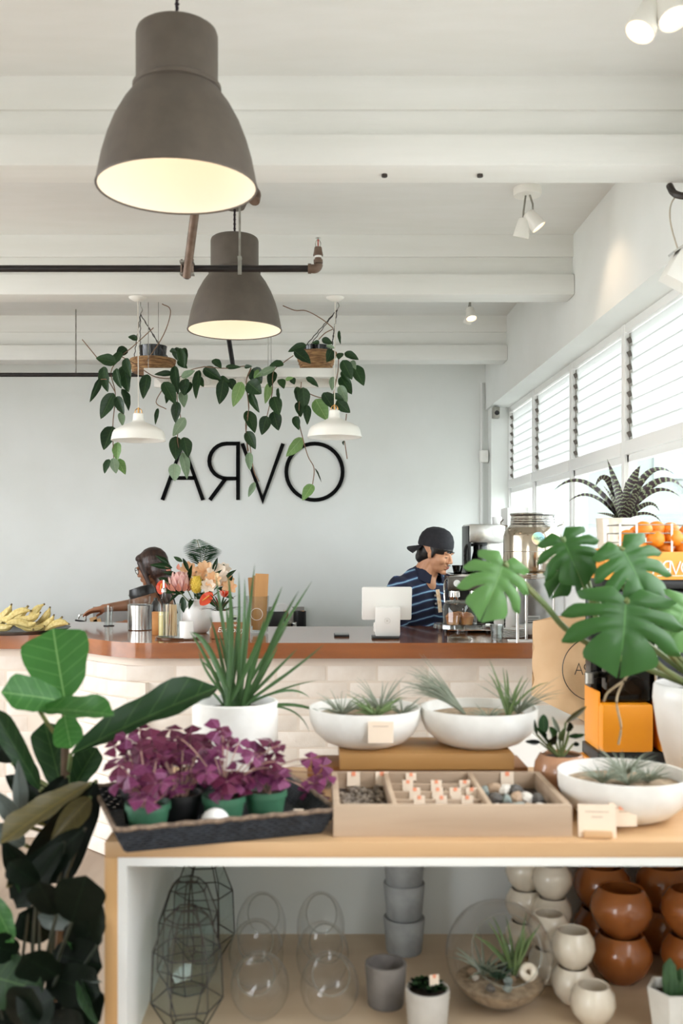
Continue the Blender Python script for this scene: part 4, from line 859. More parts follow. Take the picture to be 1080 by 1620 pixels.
for k in range(2): MB().ell(Tc+f*(.112+.006*k)-U*(.055+.045*k), .006).part('button', M['paper'], man)
b = MB(); ribbon(b, [Tc+f*.115-U*.02+s*.01, Tc+f*.125-U*.09+s*.015, Tc+f*.128-U*.15+s*.02], .03, f); b.part('neck_cord_tag', mat('tag_cloth', '#e3b989', '#f3dcc0', .8, scale=60), man, fix=False)
hp = MB(); hp.ell((-.05, 0, -.012), (.066, .073, .07)); hp.ell((-.07, 0, -.05), (.045, .06, .045)); hp.ell((.005, 0, .03), (.088, .079, .06)); hp.ell((.012, .068, -.004), (.012, .012, .03)); hp.ell((.012, -.068, -.004), (.012, .012, .03))
fuse(xf(hp, HM), .006, 2).part('hair', M['hair'], man, angle=180)
cp = MB(); cp.lathe([(.107, .028), (.109, .04), (.106, .07), (.094, .1), (.07, .125), (.035, .139), (.001, .142)], (-.010, 0, 0), 32, rfun=lambda a, z: .97-.17*math.sin(a)**2)
cap = xf(cp, HM @ Matrix.Rotation(math.radians(-7), 4, 'Y')).part('cap', M['capc'], man)
br = MB(); V = []; n = 12
for i in range(n+1):
    a = math.radians(118+124*i/n); d = Vector((math.cos(a), math.sin(a)*.85, 0)); dr = .03*(1-abs(i-n/2)/(n/2))
    for (r, z) in ((.098, .034), (.165, .012+.012*(1-abs(2*i/n-1))), (.165, .008+.012*(1-abs(2*i/n-1))), (.098, .028)): V.append(Vector((-.01, 0, z))+d*r+Vector((0, 0, -.02*abs(2*i/n-1)**2 if r > .1 else 0)))
br.add(V, [[i*4+k, i*4+(k+1) % 4, i*4+4+(k+1) % 4, i*4+4+k] for i in range(n) for k in range(4)]+[[0, 1, 2, 3], [n*4, n*4+3, n*4+2, n*4+1]])
xf(br, HM @ Matrix.Rotation(math.radians(-14), 4, 'Y')).part('brim', M['capc'], cap)
for sg in (-1, 1):
    xf(MB().ell((.0865, sg*.03, .0215), (.007, .02, .0038)), HM).part('eyebrow', M['hair'], man)
    xf(MB().ell((.0825, sg*.03, -.0085), (.004, .0135, .0022)), HM).part('eyelid_line', M['hair'], man)
xf(MB().ell((.0985, 0, -.0525), (.004, .021, .0035)), HM).part('moustache', M['hair'], man)
lp = MB(); lp.ell((.0945, 0, -.0625), (.0065, .018, .0035)); lp.ell((.0925, 0, -.071), (.0065, .016, .0045)); fuse(xf(lp, HM), .0022, 1).part('lips', M['lip'], man, angle=180)
tr = MB()
for sg in (-1, 1):
    capsule(tr, Tc+s*sg*.085-U*.5, Tc+s*sg*.09+f*.01-U*.86, .088, .062); capsule(tr, Tc+s*sg*.09+f*.01-U*.86, Vector((Tc.x, Tc.y, .09))+s*sg*.095, .062, .045); tr.ell(Vector((Tc.x, Tc.y, .045))+s*sg*.095+f*.06, (.045, .125, .045), BR)
tr.ell(Tc-U*.5, (.155, .115, .11), BR); fuse(tr, .012, 4).part('trousers', M['denim'], man, angle=180)
# woman at the back bench
Tw = P(246, 940, 6.12); f2 = Vector((-.93, .36, 0)).normalized(); s2 = Vector((f2.y, -f2.x, 0)); BR2 = Matrix((s2, f2, U)).transposed()
wom = thing('person', 'woman with long dark brown hair and glasses reaching along the back bench', 'person', (Tw.x, Tw.y, 0))
HW = Matrix.Translation(P(240, 897, 6.06)) @ Matrix.Rotation(math.atan2(f2.y, f2.x)+.12, 4, 'Z') @ Matrix.Rotation(math.radians(16), 4, 'Y') @ Matrix.Scale(.93, 4)
sk = xf(head_shapes(MB(), False), HW); capsule(sk, HW @ Vector((-.02, 0, -.05)), Tw+U*.03, .047, .052)
sk.ell(Tw-U*.10, (.155, .1, .18), BR2); sk.ell(Tw-U*.005, (.14, .07, .055), BR2); sk.ell(Tw-U*.3, (.13, .1, .2), BR2)
near = -1 if s2.y > 0 else 1
a0 = Tw+s2*near*.15-U*.01; el = P(208, 957, 5.92); wr = P(172, 961, 5.72)
capsule(sk, a0, el, .046, .037); capsule(sk, el, wr, .036, .024); hand_shapes(sk, wr, Vector((-.95, -.1, -.18)), (-.1, -.3, -1), 1, .22, .95)
a1 = Tw-s2*near*.15-U*.01; e1 = a1-U*.25+f2*.08; w1 = e1+f2*.2+U*.06
capsule(sk, a1, e1, .044, .036); capsule(sk, e1, w1, .035, .024); hand_shapes(sk, w1, f2, -U, -1, .4, .95)
fuse(sk, .005, 3).part('body', M['skin2'], wom, angle=180)
tp = MB(); tp.ell(Tw-U*.16, (.162, .108, .15), BR2); tp.ell(Tw-U*.36, (.14, .11, .2), BR2); tp.ell(Tw-U*.5, (.17, .13, .12), BR2); fuse(tp, .01, 5).part('coral_top', M['coral'], wom, angle=180)
for k in (-1, 1): MB().tube(curve([Tw+s2*k*.07-f2*.112-U*.12, Tw+s2*k*.075-f2*.075-U*.01, Tw+s2*k*.08+U*.062, Tw+s2*k*.08+f2*.08-U*.02], 5), .005, 6).part('strap', M['black'], wom)
h = MB(); h.ell((-.02, 0, .03), (.103, .086, .1)); h.ell((-.05, 0, -.03), (.075, .082, .09)); h.ell((-.055, 0, -.12), (.055, .07, .1)); h.ell((-.05, .02, -.19), (.035, .045, .08)); capsule(h, (.04, -.07, .04), (.02, -.065, -.12), .022, .014); capsule(h, (.04, .07, .04), (.02, .065, -.12), .022, .014); h.ell((.045, 0, .075), (.05, .06, .03))
fuse(xf(h, HW), .007, 3).part('hair', M['hair2'], wom, angle=180)
g = MB()
for sg in (-1, 1): g.torus((.095, sg*.032, .0), .022, .0022, Matrix.Rotation(math.pi/2, 3, 'Y'), 18, 5); g.tube([(.095, sg*.054, .002), (.04, sg*.074, .004), (-.005, sg*.08, .0)], .0018, 5)
g.tube([(.098, -.01, .002), (.098, .01, .002)], .0018, 5); xf(g, HW).part('glasses', M['black'], wom)
d = (wr-el).normalized(); pp = d.orthogonal().normalized()
MB().lathe([(.0325, 0), (.0305, .035)], el+d*.055, 18, aim(d)).part('tattoo_band', mat('tattoo', '#3d4a42', '#7d6250', .6, scale=60, contrast=(.45, .55)), wom)
tr = MB()
for sg in (-1, 1): capsule(tr, Tw+s2*sg*.08-U*.52, Tw+s2*sg*.08-U*.84, .08, .055); capsule(tr, Tw+s2*sg*.08-U*.84, Vector((Tw.x, Tw.y, .09))+s2*sg*.08, .055, .04); tr.ell(Vector((Tw.x, Tw.y, .04))+s2*sg*.08+f2*.05, (.04, .115, .04), BR2)
tr.ell(Tw-U*.52, (.165, .125, .11), BR2); fuse(tr, .012, 4).part('trousers', M['denim'], wom, angle=180)

# ------------------------------------------------------------------ coffee gear at the right end of the bar
ye = 5.12; zt = P(0, 909, ye).z
t = thing('espresso_machine', 'chrome and black espresso machine on the bar beside the man', 'coffee machine', on(738, 5.27, BT))
x0, x1 = P(706, 0, ye).x, P(790, 0, ye).x
MB().span((x0+.03, 5.20, BT), (x1, 5.46, zt), .01).part('body', M['black'], t)
MB().span((x0+.005, ye, zt-.085), (x1, 5.2, zt-.01), .008).part('front_panel', mat('dark_steel', '#6e6a66', None, .25, 1), t)
MB().lathe([(.001, 0), (.016, 0), (.018, .004), (.001, .006)], (P(722.5, 0, ye).x, ye-.006, zt-.045), 20, Matrix.Rotation(-math.pi/2, 3, 'X')).part('gauge', M['paper'], t)
MB().span((x0, ye-.03, BT+.012), (x1, 5.2, BT+.05), .006).part('drip_tray', M['chrome'], t)
for k, x in enumerate((720, 752)):
    c = Vector((P(x, 0, ye).x, ye+.03, zt-.085)); gh = MB().lathe([(.001, 0), (.03, 0), (.032, -.03), (.028, -.035), (.028, -.055), (.02, -.07), (.001, -.07)], c, 20).part('group_head', M['chrome'], t)
    MB().tube([c+Vector((0, -.02, -.05)), c+Vector((-.02, -.10, -.055))], [.009, .012], 8).part('portafilter_handle', M['black'], gh)
for x in (708, 742, 775): 
    for yy in (5.18, 5.42): MB().cyl((P(x, 0, ye).x, yy, BT), (P(x, 0, ye).x, yy, BT+.02), .014).part('foot', M['black'], t)
MB().tube(curve([(x0+.012, ye+.04, zt-.02), (x0-.012, ye, zt-.05), (x0-.01, ye-.02, zt-.14)], 5), .004, 6).part('steam_wand', M['chrome'], t)
MB().span((x0+.02, 5.15, zt-.01), (x1-.01, 5.44, zt)).part('cup_rail', M['chrome'], t)
for k in range(3): MB().lathe([(.001, .004), (.02, 0), (.03, .045), (.028, .045), (.019, .006), (.001, .006)], (x0+.075+.075*k, 5.25, zt), 18).thing('espresso_cup', M['smoke'], ['smoked glass cup on the espresso machine nearest the man', 'middle smoked glass cup on the espresso machine', 'smoked glass cup on the espresso machine nearest the brewer'][k], 'cup')
zb = 5.78; bx0, bx1 = P(742, 0, zb).x, P(799, 0, zb).x; zt2 = P(0, 829, zb).z
t = thing('coffee_brewer', 'tall brushed steel coffee brewer behind the espresso machine, with a glass jug', 'coffee machine', (( bx0+bx1)/2, zb+.1, BT))
MB().span((bx0+.07, zb+.06, BT), (bx1, zb+.28, zt2-.01), .01).part('tower', M['steel'], t)
MB().span((bx0, zb, zt2-.11), (bx1, zb+.28, zt2), .01).part('head', M['steel'], t)
MB().span((bx0-.004, zb+.01, BT+.16), (bx0+.012, zb+.27, zt2-.01), .003).part('side_trim', M['black'], t)
MB().span((bx0, zb-.02, BT), (bx1, zb+.28, BT+.03), .006).part('base', M['black'], t)
MB().span((bx0+.01, zb, BT+.2), (bx0+.1, zb+.2, BT+.212), .003).part('jug_plate', M['black'], t)
MB().disc(.03, (P(785, 0, zb).x, zb-.0015, P(0, 842, zb).z), 24, Matrix.Rotation(math.pi/2, 3, 'X')).part('sticker', mat('pale_sticker', '#d9d8d4', None, .5), t)
c = Vector((bx0+.075, zb+.07, BT+.212)); hj = P(0, 862, zb).z-c.z
jg = MB().lathe([(.001, .002), (.045, .002), (.055, .02), (.055, hj*.6), (.04, hj*.85), (.042, hj), (.04, hj), (.038, hj*.85), (.052, hj*.6), (.052, .02), (.001, .006)], c, 24); o = thing('coffee_jug', 'dark glass coffee jug with black handle under the brewer head', 'jug', c)
jg.part('glass', M['smoke'], o); MB().lathe([(.001, .006), (.05, .006), (.05, hj*.5), (.001, hj*.5)], c, 20).part('coffee', mat('coffee', '#2a1710', None, .2), o)
MB().tube(curve([c+Vector((-.04, -.01, hj)), c+Vector((-.085, -.02, hj-.01)), c+Vector((-.09, -.02, hj*.55)), c+Vector((-.075, -.02, hj*.25))], 5), .009, 8).part('handle', M['black'], o); MB().lathe([(.001, hj), (.044, hj), (.042, hj+.012), (.001, hj+.016)], c, 20).part('lid', M['black'], o)
MB().lathe([(.001, 0), (.028, 0), (.03, .045), (.027, .045), (.025, .006), (.001, .006)], (P(793, 0, zb).x, zb+.15, zt2), 18).thing('white_cup', M['pot'], 'white cup standing on top of the coffee brewer', 'cup')
MB().box((1.205, 6.15, SILL+.16), (.13, .22, .32), None, .006).thing('white_carton', M['paper'], 'plain white carton on the window ledge behind the glass dispenser', 'carton')
# drink dispenser on its stand
zd = 4.70; dc = on(842, zd, 0); zb_ = P(0, 906, zd).z; ztop = P(0, 812, zd).z
t = thing('dispenser_stand', 'chrome ring stand with slim legs under the drink dispenser', 'stand', Vector((dc.x, zd, BT)))
MB().lathe([(.001, -.012), (.13, -.012), (.134, -.006), (.134, .004), (.001, .004)], (dc.x, zd, zb_-.004), 36).part('plate', M['chrome'], t)
for k in range(3):
    a = math.radians(-120+120*k-25); p = Vector((dc.x+.10*math.cos(a), zd+.10*math.sin(a), zb_-.012)); MB().cyl(p, Vector((p.x, p.y, BT)), .0075, None, 10).part('leg', M['chrome'], t)
MB().torus((dc.x, zd, zb_-.02), .118, .006, None, 36, 8).part('ring', M['chrome'], t)
t = thing('drink_dispenser', 'large shiny drum drink dispenser with glass neck, tap and round rainbow sticker', 'dispenser', Vector((dc.x, zd, zb_))); H = ztop-zb_; c = t.location.copy()
mir = mat('mirror_drum', '#b9ad9c', None, .14, 1)
MB().lathe([(.001, 0), (.12, 0), (.134, .012), (.136, .03), (.136, H*.62), (.13, H*.70), (.115, H*.76)], c, 48).part('drum', mir, t)
MB().torus(c+Vector((0, 0, H*.36)), .1365, .0018, None, 48, 6).part('seam', M['chrome'], t)
MB().lathe([(.115, H*.76), (.105, H*.80), (.10, H*.95), (.104, H*.97)], c, 40).part('neck', glass('smoky_neck', '#d8d0c8', 1.6, .03, .85), t)
for k in range(3): MB().torus(c+Vector((0, 0, H*(.82+.045*k))), .102, .002, None, 36, 6).part('neck_ring', M['chrome'], t)
MB().lathe([(.001, H*.96), (.10, H*.96), (.106, H*.975), (.104, H), (.001, H+.003)], c, 40).part('lid', M['steel'], t)
rb = newmat('rainbow_sticker')[0]; nt = rb.node_tree; tc = nd(nt, 'ShaderNodeTexCoord'); sp = nd(nt, 'ShaderNodeSeparateXYZ'); nt.links.new(tc.outputs['Generated'], sp.inputs[0]); rp = nd(nt, 'ShaderNodeValToRGB')
for i, (p, h_) in enumerate(((0, '#d8a5c4'), (.3, '#e8d8a0'), (.5, '#a5d8b8'), (.75, '#9cc8e0'), (1, '#c8a5d8'))):
    e = rp.color_ramp.elements[i] if i < 2 else rp.color_ramp.elements.new(p); e.position = p; e.color = C(h_)
nt.links.new(math_(nt, 'ADD', math_(nt, 'MULTIPLY', sp.outputs[0], .5), math_(nt, 'MULTIPLY', sp.outputs[2], .5)), rp.inputs[0]); nt.links.new(rp.outputs[0], nt.nodes['Principled BSDF'].inputs['Base Color'])
sc_ = Vector((dc.x-.004, zd-.1385, P(0, 852, zd-.138).z)); MB().lathe([(.001, .002), (.03, .002), (.03, -.002)], sc_, 28, Matrix.Rotation(math.pi/2, 3, 'X')).part('sticker', rb, t)
word(MB(), sc_+Vector((-.022, -.0035, -.007)), (1, 0, 0), (0, 0, 1), .0145, .0014, .0006).part('sticker_lettering', mat('grey_ink', '#7d8a86', None, .6), t)
tp_ = MB(); zp_ = P(0, 890, zd-.14).z; tp_.cyl((dc.x, zd-.13, zp_), (dc.x, zd-.175, zp_), .008); tp_.cyl((dc.x, zd-.17, zp_+.012), (dc.x, zd-.17, zp_-.03), .009); tp_.cyl((dc.x, zd-.165, zp_+.018), (dc.x+.05, zd-.165, zp_+.022), .004); tp_.part('tap', M['chrome'], t)
for sg in (-1, 1): MB().tube(curve([c+Vector((sg*.118, 0, H*.78)), c+Vector((sg*.15, 0, H*.83)), c+Vector((sg*.138, 0, H*.9))], 5), .004, 6).part('handle', M['chrome'], t)
# cups, tumblers, bowls
def cup_stack(x, z, n, r, label, top):
    c = on(x, z, BT); H = top-BT; st = thing('paper_cup_stack', label, 'cups', c)
    for k in range(n):
        zz = H-.10-(H-.10)*k/max(1, n-1) if n > 1 else 0
        MB().lathe([(r*.72, .10), (r, .003), (r*1.05, .003), (r*1.05, 0), (r*.94, 0), (r*.68, .097), (.001, .097), (.001, .10), (r*.72, .10)], c+Vector((0, 0, zz)), 24).part('cup', M['paper'], st)
cup_stack(808, 5.02, 7, .028, 'tall stack of upturned white paper cups beside the stand leg', P(0, 944, 5.02).z)
cup_stack(789, 5.06, 7, .026, 'stack of upturned white paper cups nearest the monstera leaf', P(0, 936, 5.06).z)
for k, x in enumerate((786,)):
    c = on(x, 4.72, BT); MB().lathe([(.001, .006), (.024, .006), (.024, 0), (.026, .002), (.034, .075), (.0325, .075), (.024, .01), (.001, .01)], c, 10).thing('glass_tumbler', bpy.data.materials['pressed_glass'], 'faceted glass tumbler on the bar edge beside the cake stand', 'glass', angle=20)
c = on(840, 4.95, BT)
MB().lathe([(.001, 0), (.04, 0), (.058, .012), (.066, .055), (.063, .055), (.054, .014), (.001, .008)], c, 32).thing('white_bowl', M['pot'], 'white ceramic bowl on the bar under the dispenser', 'bowl')
for k in range(6): MB().lathe([(.001, 0), (.03, 0), (.055, .006), (.054, .009), (.03, .004), (.001, .004)], on(812, 4.86, BT+.0072*k), 28).thing('saucer', M['pot'], ['bottom saucer of the stack by the paper cups', 'second saucer from the bottom by the paper cups', 'third saucer from the bottom by the paper cups', 'third saucer from the top by the paper cups', 'second saucer from the top by the paper cups', 'top saucer of the stack by the paper cups'][k], 'saucer')
MB().box(on(825, 4.67, BT+.004), (.13, .07, .008), Matrix.Rotation(-.1, 3, 'Z'), .003).thing('folded_napkin', M['paper'], 'flat folded white napkin on the bar edge near the paper bag', 'napkin')
t = thing('price_card', 'small white printed card standing behind the white bowl', 'card', on(843, 5.1, BT)); MB().box(on(843, 5.1, BT+.065), (.07, .004, .05)).part('card', M['paper'], t); MB().cyl(on(843, 5.1, BT), on(843, 5.1, BT+.05), .003).part('clip_stem', M['zinc'], t)
for k in range(3): MB().box(on(843, 5.097, BT+.078-.011*k), (.055, .001, .003)).part('printed_line', M['denim'], t)
# ------------------------------------------------------------------ display unit in front
TT, SF, YT0, YT1 = .98, .595, 1.735, 2.32
xl, xr_ = -.3745, 1.06
du = thing('display_unit', 'oak display unit with white lined open shelf, the plants standing on it', 'shelf unit', (.3, 2.0, 0))
MB().span((xl, YT0, TT-.0275), (xr_, YT1, TT), .002).part('top_board', M['oak'], du)
MB().span((xl, YT0, .06), (xl+.023, YT1, TT-.0275), .002).part('side_board', M['oakv'], du)
MB().span((xr_-.023, YT0, .06), (xr_, YT1, TT-.0275), .002).part('side_board', M['oakv'], du)
MB().span((xl+.023, YT0+.001, TT-.0425), (xr_-.023, YT1, TT-.0275)).part('top_liner', M['liner'], du)
MB().span((xl+.023, YT0+.001, SF), (xl+.039, YT1, TT-.0425)).part('side_liner', M['liner'], du)
MB().span((xr_-.039, YT0+.001, SF), (xr_-.023, YT1, TT-.0425)).part('side_liner', M['liner'], du)
MB().span((xl+.023, YT1-.012, SF), (xr_-.023, YT1, TT-.0425)).part('back_panel', mat('back_laminate', '#d9dcda', '#cfd0cc', .5, scale=2), du)
MB().span((xl+.023, YT0, SF-.03), (xr_-.023, YT1, SF), .002).part('shelf_board', M['shelf'], du)
MB().span((xl+.03, YT0+.03, 0), (xr_-.03, YT1-.03, .06)).part('plinth', M['dark'], du)
MB().span((xl+.023, YT0+.02, .06), (xr_-.023, YT0+.04, SF-.03)).part('door', M['oakv'], du)
def lathe_thing(name, prof, c, m, label, cat, group=None, seg=32, **k): return MB().lathe(prof, c, seg).thing(name, m, label, cat, group, **k)
def spiky(mb, c, n, L, w, spread=1.0, up=.6, lean=(0, 0, 0), curl=.0, seg=6):
    for k in range(n):
        a = k*2.39996+jit(.3); e = up*(.35+.9*R.random()); d = Vector((math.cos(a)*spread, math.sin(a)*spread, e))+Vector(lean); d.normalize(); l = L*R.uniform(.65, 1.1)
        m_ = Vector(c)+d*l*.55+Vector((0, 0, l*.16)); tip = Vector(c)+d*l+Vector((jit(.1)*l, jit(.1)*l, -curl*l+jit(.12)*l))
        pts = bez(c, m_, tip, seg); mb.tube(pts, [w*(1-.92*i/seg) for i in range(seg+1)], 5)
    return mb
# --- woven tray with purple oxalis pots
tf0, tf1 = Vector((on(200, 1.672, TT).x, 1.672, TT)), Vector((on(508, 1.785, TT).x, 1.785, TT))
ex = (tf1-tf0).normalized(); ey = Vector((-ex.y, ex.x, 0)); Lx = (tf1-tf0).length; Ly = .27
tray = thing('woven_tray', 'black woven tray with flared sides holding the purple plants', 'tray', tf0+ex*Lx/2+ey*Ly/2)
def tp(u, v, z): return tf0+ex*u+ey*v+Vector((0, 0, z))
fl_, ht, th = .022, .043, .006
MB().add([tp(0, 0, .001), tp(Lx, 0, .001), tp(Lx, Ly, .001), tp(0, Ly, .001), tp(0, 0, .006), tp(Lx, 0, .006), tp(Lx, Ly, .006), tp(0, Ly, .006)], [[0, 1, 2, 3], [4, 7, 6, 5], [0, 4, 5, 1], [1, 5, 6, 2], [2, 6, 7, 3], [3, 7, 4, 0]]).part('base', M['basketblack'], tray)
B = [(0, 0), (Lx, 0), (Lx, Ly), (0, Ly)]; O = [(-fl_, -fl_), (Lx+fl_, -fl_), (Lx+fl_, Ly+fl_), (-fl_, Ly+fl_)]
rows = 9; strand = []
for i in range(4):
    j = (i+1) % 4; wl = MB()
    for r in range(rows):                                   # each side woven from overlapping strands
        q0, q1 = r/rows, (r+1)/rows
        pt = lambda q, k, off: tp(B[k][0]+(O[k][0]-B[k][0])*q, B[k][1]+(O[k][1]-B[k][1])*q, .003+ht*q)
        n = 40; P0 = pt((q0+q1)/2, i, 0); P1 = pt((q0+q1)/2, j, 0); dn = (P1-P0).cross(Vector((0, 0, 1))).normalized()
        pts = [P0+(P1-P0)*k/n+dn*.0013*(1 if (k+r) % 2 else -1) for k in range(n+1)]; wl.tube(pts, ht/rows*.62, 5)
    wl.part('side', M['basketblack'], tray)
    MB().tube([tp(*O[i], ht+.004)+(tp(*O[j], ht+.004)-tp(*O[i], ht+.004))*k/20+Vector((0, 0, .001*(-1)**k)) for k in range(21)], .0045, 6).part('rim', mat('rope_rim', '#8a7562', '#5d4d40', .8, scale=80, bump=.4) if i == 0 else bpy.data.materials['rope_rim'], tray)
def oxmesh(m):
    b = MB()
    for k in range(3):
        a = k*2.0944; d = Vector((math.cos(a), math.sin(a), 0)); p = Vector((-d.y, d.x, 0)); z = Vector((0, 0, 1))
        V = [d*.02, d*.55-z*.02, d*.98-z*.14, d*.8+p*.62-z*.34, d*.34+p*.40-z*.16, d*.8-p*.62-z*.34, d*.34-p*.40-z*.16]
        b.add(V, [[0, 1, 4], [1, 3, 4], [1, 2, 3], [0, 6, 1], [1, 6, 5], [1, 5, 2]], 0, [(0, .5), (.5, .5), (1, .5), (.8, .95), (.3, .8), (.8, .05), (.3, .2)])
    return b.mesh('oxalis_leaf', m, fix=False, angle=25)
OX = [oxmesh(M['purple']), oxmesh(M['purpledark'])]
pots = [(.045, .055, 'green', 'green pot of purple shamrock plant at the left front of the tray'), (.05, .168, 'black', 'dark pot of purple shamrock plant at the left back of the tray'), (.112, .105, 'black', 'dark pot of purple shamrock plant beside the white ball'), (.15, .197, 'black', 'dark pot of purple shamrock plant in the middle back of the tray'), (.182, .06, 'green', 'green pot of purple shamrock plant behind the white ball'), (.264, .075, 'green', 'green pot with sparse purple leaves at the right of the tray'), (.285, .178, 'green', 'green pot with purple leaves at the right back of the tray')]
AT = crop(150, 1140, 2.769)
centers = []
for i, (u, v, col_, lb) in enumerate(pots):
    c = tp(u, v, .0065); t = thing('potted_shamrock', lb, 'plant', c); centers.append(c)
    r = .0375; h_ = .062
    MB().lathe([(.001, 0), (r*.76, 0), (r*.98, h_*.8), (r*.98, h_*.82), (r*1.06, h_*.82), (r*1.06, h_), (r*.98, h_), (r*.9, h_*.8), (.001, h_*.78)], c, 28).part('pot', M['greenpot'] if col_ == 'green' else M['black'], t)
    MB().lathe([(.001, h_*.88), (r*.95, h_*.86)], c, 20).part('soil', M['soil'], t)
    n = 9 if i == 5 else 6 if i == 6 else 19
    for k in range(n):
        a = R.uniform(0, 6.28); rr_ = .062*math.sqrt(R.random())*(1.0 if n > 10 else .55); hh_ = R.uniform(.075, .145) if n > 10 else R.uniform(.07, .115); hh_ += .02*(v > .12)
        p = c+Vector((rr_*math.cos(a), rr_*math.sin(a), hh_)); sc = R.uniform(.021, .03)
        tl = Matrix.Rotation(jit(.6)+.35, 4, 'X') @ Matrix.Rotation(jit(.5), 4, 'Y') @ Matrix.Rotation(R.uniform(0, 6), 4, 'Z')
        instance('leaf', OX[1] if (k % 3 == 0 or v > .12 and k % 2) else OX[0], t, Matrix.Translation(p) @ tl @ Matrix.Scale(sc, 4))
        MB().tube(bez(c+Vector((jit(.015), jit(.015), h_*.8)), c+Vector((rr_*.4*math.cos(a), rr_*.4*math.sin(a), hh_*.8)), p, 4), .0011, 4).part('stalk', mat('pink_stalk', '#b08a7a', None, .6) if 'pink_stalk' not in bpy.data.materials else bpy.data.materials['pink_stalk'], t)
    if i == 4:
        for (x, y) in ((352, 1155), (362, 1172), (412, 1190), (425, 1215), (440, 1180), (280, 1165), (435, 1205)):
            p = P(x, y, c.y); instance('leaf', OX[1], t, Matrix.Translation(p) @ Matrix.Rotation(jit(.9)+.6, 4, 'X') @ Matrix.Rotation(jit(3), 4, 'Z') @ Matrix.Scale(.014 if y < 1200 else .02, 4)); MB().tube(bez(c+Vector((0, 0, .06)), (c+p)/2+Vector((0, 0, .06)), p, 6), .001, 4).part('stalk', bpy.data.materials['pink_stalk'], t)
    if i == 6:
        for (x, y) in ((492, 1200), (510, 1212), (497, 1240), (515, 1228), (488, 1252), (505, 1258)):
            p = P(x, y, c.y-.02); instance('leaf', OX[0], t, Matrix.Translation(p) @ Matrix.Rotation(jit(.6)+.8, 4, 'X') @ Matrix.Rotation(jit(3), 4, 'Z') @ Matrix.Scale(.022, 4)); MB().tube(bez(c+Vector((0, 0, .06)), (c+p)/2+Vector((0, 0, .05)), p, 6), .001, 4).part('stalk', bpy.data.materials['pink_stalk'], t)
MB().ell(tp(.15, -.002, .006)+Vector((0, .016, .027)), .026, None, 24).thing('white_ball', M['pot'], 'white round stone at the front of the woven tray', 'ball')
for k, (u, v, r_) in enumerate(((.012, .012, .3), (.318, .045, -.4))):
    MB().box(tp(u, v, .024), (.018, .002, .022), Matrix.Rotation(r_, 3, 'X')).thing('plant_tag', M['card'], ['small card tag in the left corner of the woven tray', 'small card tag in the right corner of the woven tray'][k], 'tag')
# --- white pot with strap leaves
c = on(372, 2.2, TT); t = thing('strap_leaf_plant', 'tall spiky strap-leaved plant in a plain white cylinder pot', 'plant', c)
H = P(0, 1108, 2.2).z-TT; r = 67.5*2.2/F
MB().lathe([(.001, 0), (r-.004, 0), (r, .004), (r, H-.002), (r-.002, H), (r-.008, H), (r-.009, H-.03), (.001, H-.03)], c, 48).part('pot', M['matte'], t)
MB().lathe([(.001, H-.018), (r-.01, H-.022)], c, 28).part('soil', M['soil'], t)
A8b = crop(300, 880, 4.377); b0 = c+Vector((0, 0, H-.03))
BL = [(450, 55, 400, 520, 34), (340, 110, 350, 520, 28), (178, 110, 240, 560, 38), (265, 125, 320, 520, 44), (640, 210, 500, 560, 40), (755, 240, 560, 560, 34), (845, 175, 600, 560, 30), (930, 610, 640, 860, 26), (745, 640, 560, 830, 28), (610, 625, 520, 800, 34), (10, 525, 150, 560, 50), (0, 520, 130, 700, 30), (60, 650, 100, 850, 24), (75, 720, 190, 800, 30), (400, 1370, 320, 960, 36), (402, 1180, 370, 1000, 22), (605, 1290, 500, 960, 26), (830, 980, 690, 840, 24), (965, 1115, 700, 950, 28), (830, 1220, 740, 950, 16), (250, 330, 290, 620, 40), (420, 260, 390, 600, 40), (520, 420, 450, 700, 44), (380, 150, 385, 560, 36), (560, 350, 470, 640, 36), (140, 420, 230, 680, 30), (30, 900, 150, 880, 22), (880, 860, 620, 900, 18), (690, 450, 540, 700, 30), (200, 520, 260, 720, 34), (330, 420, 340, 700, 46), (460, 600, 420, 780, 40), (760, 760, 560, 870, 22), (120, 760, 210, 840, 24)]
for i, (x, y, mx_, my_, w) in enumerate(BL):
    dz = jit(.10); a = b0+Vector((jit(.025), jit(.02), 0)); tipp = P(*A8b(x, y), 2.2+dz); mid = P(*A8b(mx_, my_), 2.2+dz*.4)
    b = MB(); wd = w/4.377*2.2/F; ribbon(b, bez(a, mid, tipp, 12), lambda q, wd=wd: wd*(.7+.5*q)*max(.03, 1-q**3), (jit(.4), -1, .3), .2)
    b.part('leaf', M['draca'], t, fix=False, angle=80)
# --- timber riser with two bowls of air plants
RZ = 1.063; t = thing('timber_riser', 'low timber riser bench carrying the two white bowls', 'riser', (.1, 2.17, TT))
x0, x1 = on(537, 2.08, 0).x, on(812, 2.08, 0).x
MB().span((x0, 2.07, RZ-.034), (x1, 2.25, RZ), .003).part('top_plank', wood('riser_wood', '#b98d57', '#a2763f', .55, 0, 3), t)
x2, x3 = on(487, 2.24, 0).x, on(832, 2.12, 0).x
MB().span((x2, 2.1, RZ-.056), (x3, 2.22, RZ-.034), .003).part('lower_plank', wood('riser_dark', '#9c6a38', '#855628', .55, 0, 3), t)
for x in (x2+.02, x3-.035): MB().span((x, 2.11, TT), (x+.018, 2.21, RZ-.056), .002).part('foot', bpy.data.materials['riser_dark'], t)
def bowl(x, z, Z, r, h_, label):
    c = on(x, z, Z); lathe_thing('shallow_bowl', [(.001, 0), (r*.52, 0), (r*.72, h_*.12), (r*.9, h_*.36), (r*.985, h_*.62), (r, h_*.8), (r, h_), (r*.965, h_), (r*.95, h_*.65), (r*.8, h_*.36), (r*.5, h_*.2), (.001, h_*.18)], c, M['matte'], label, 'bowl', 'white bowls of air plants', 48); return c
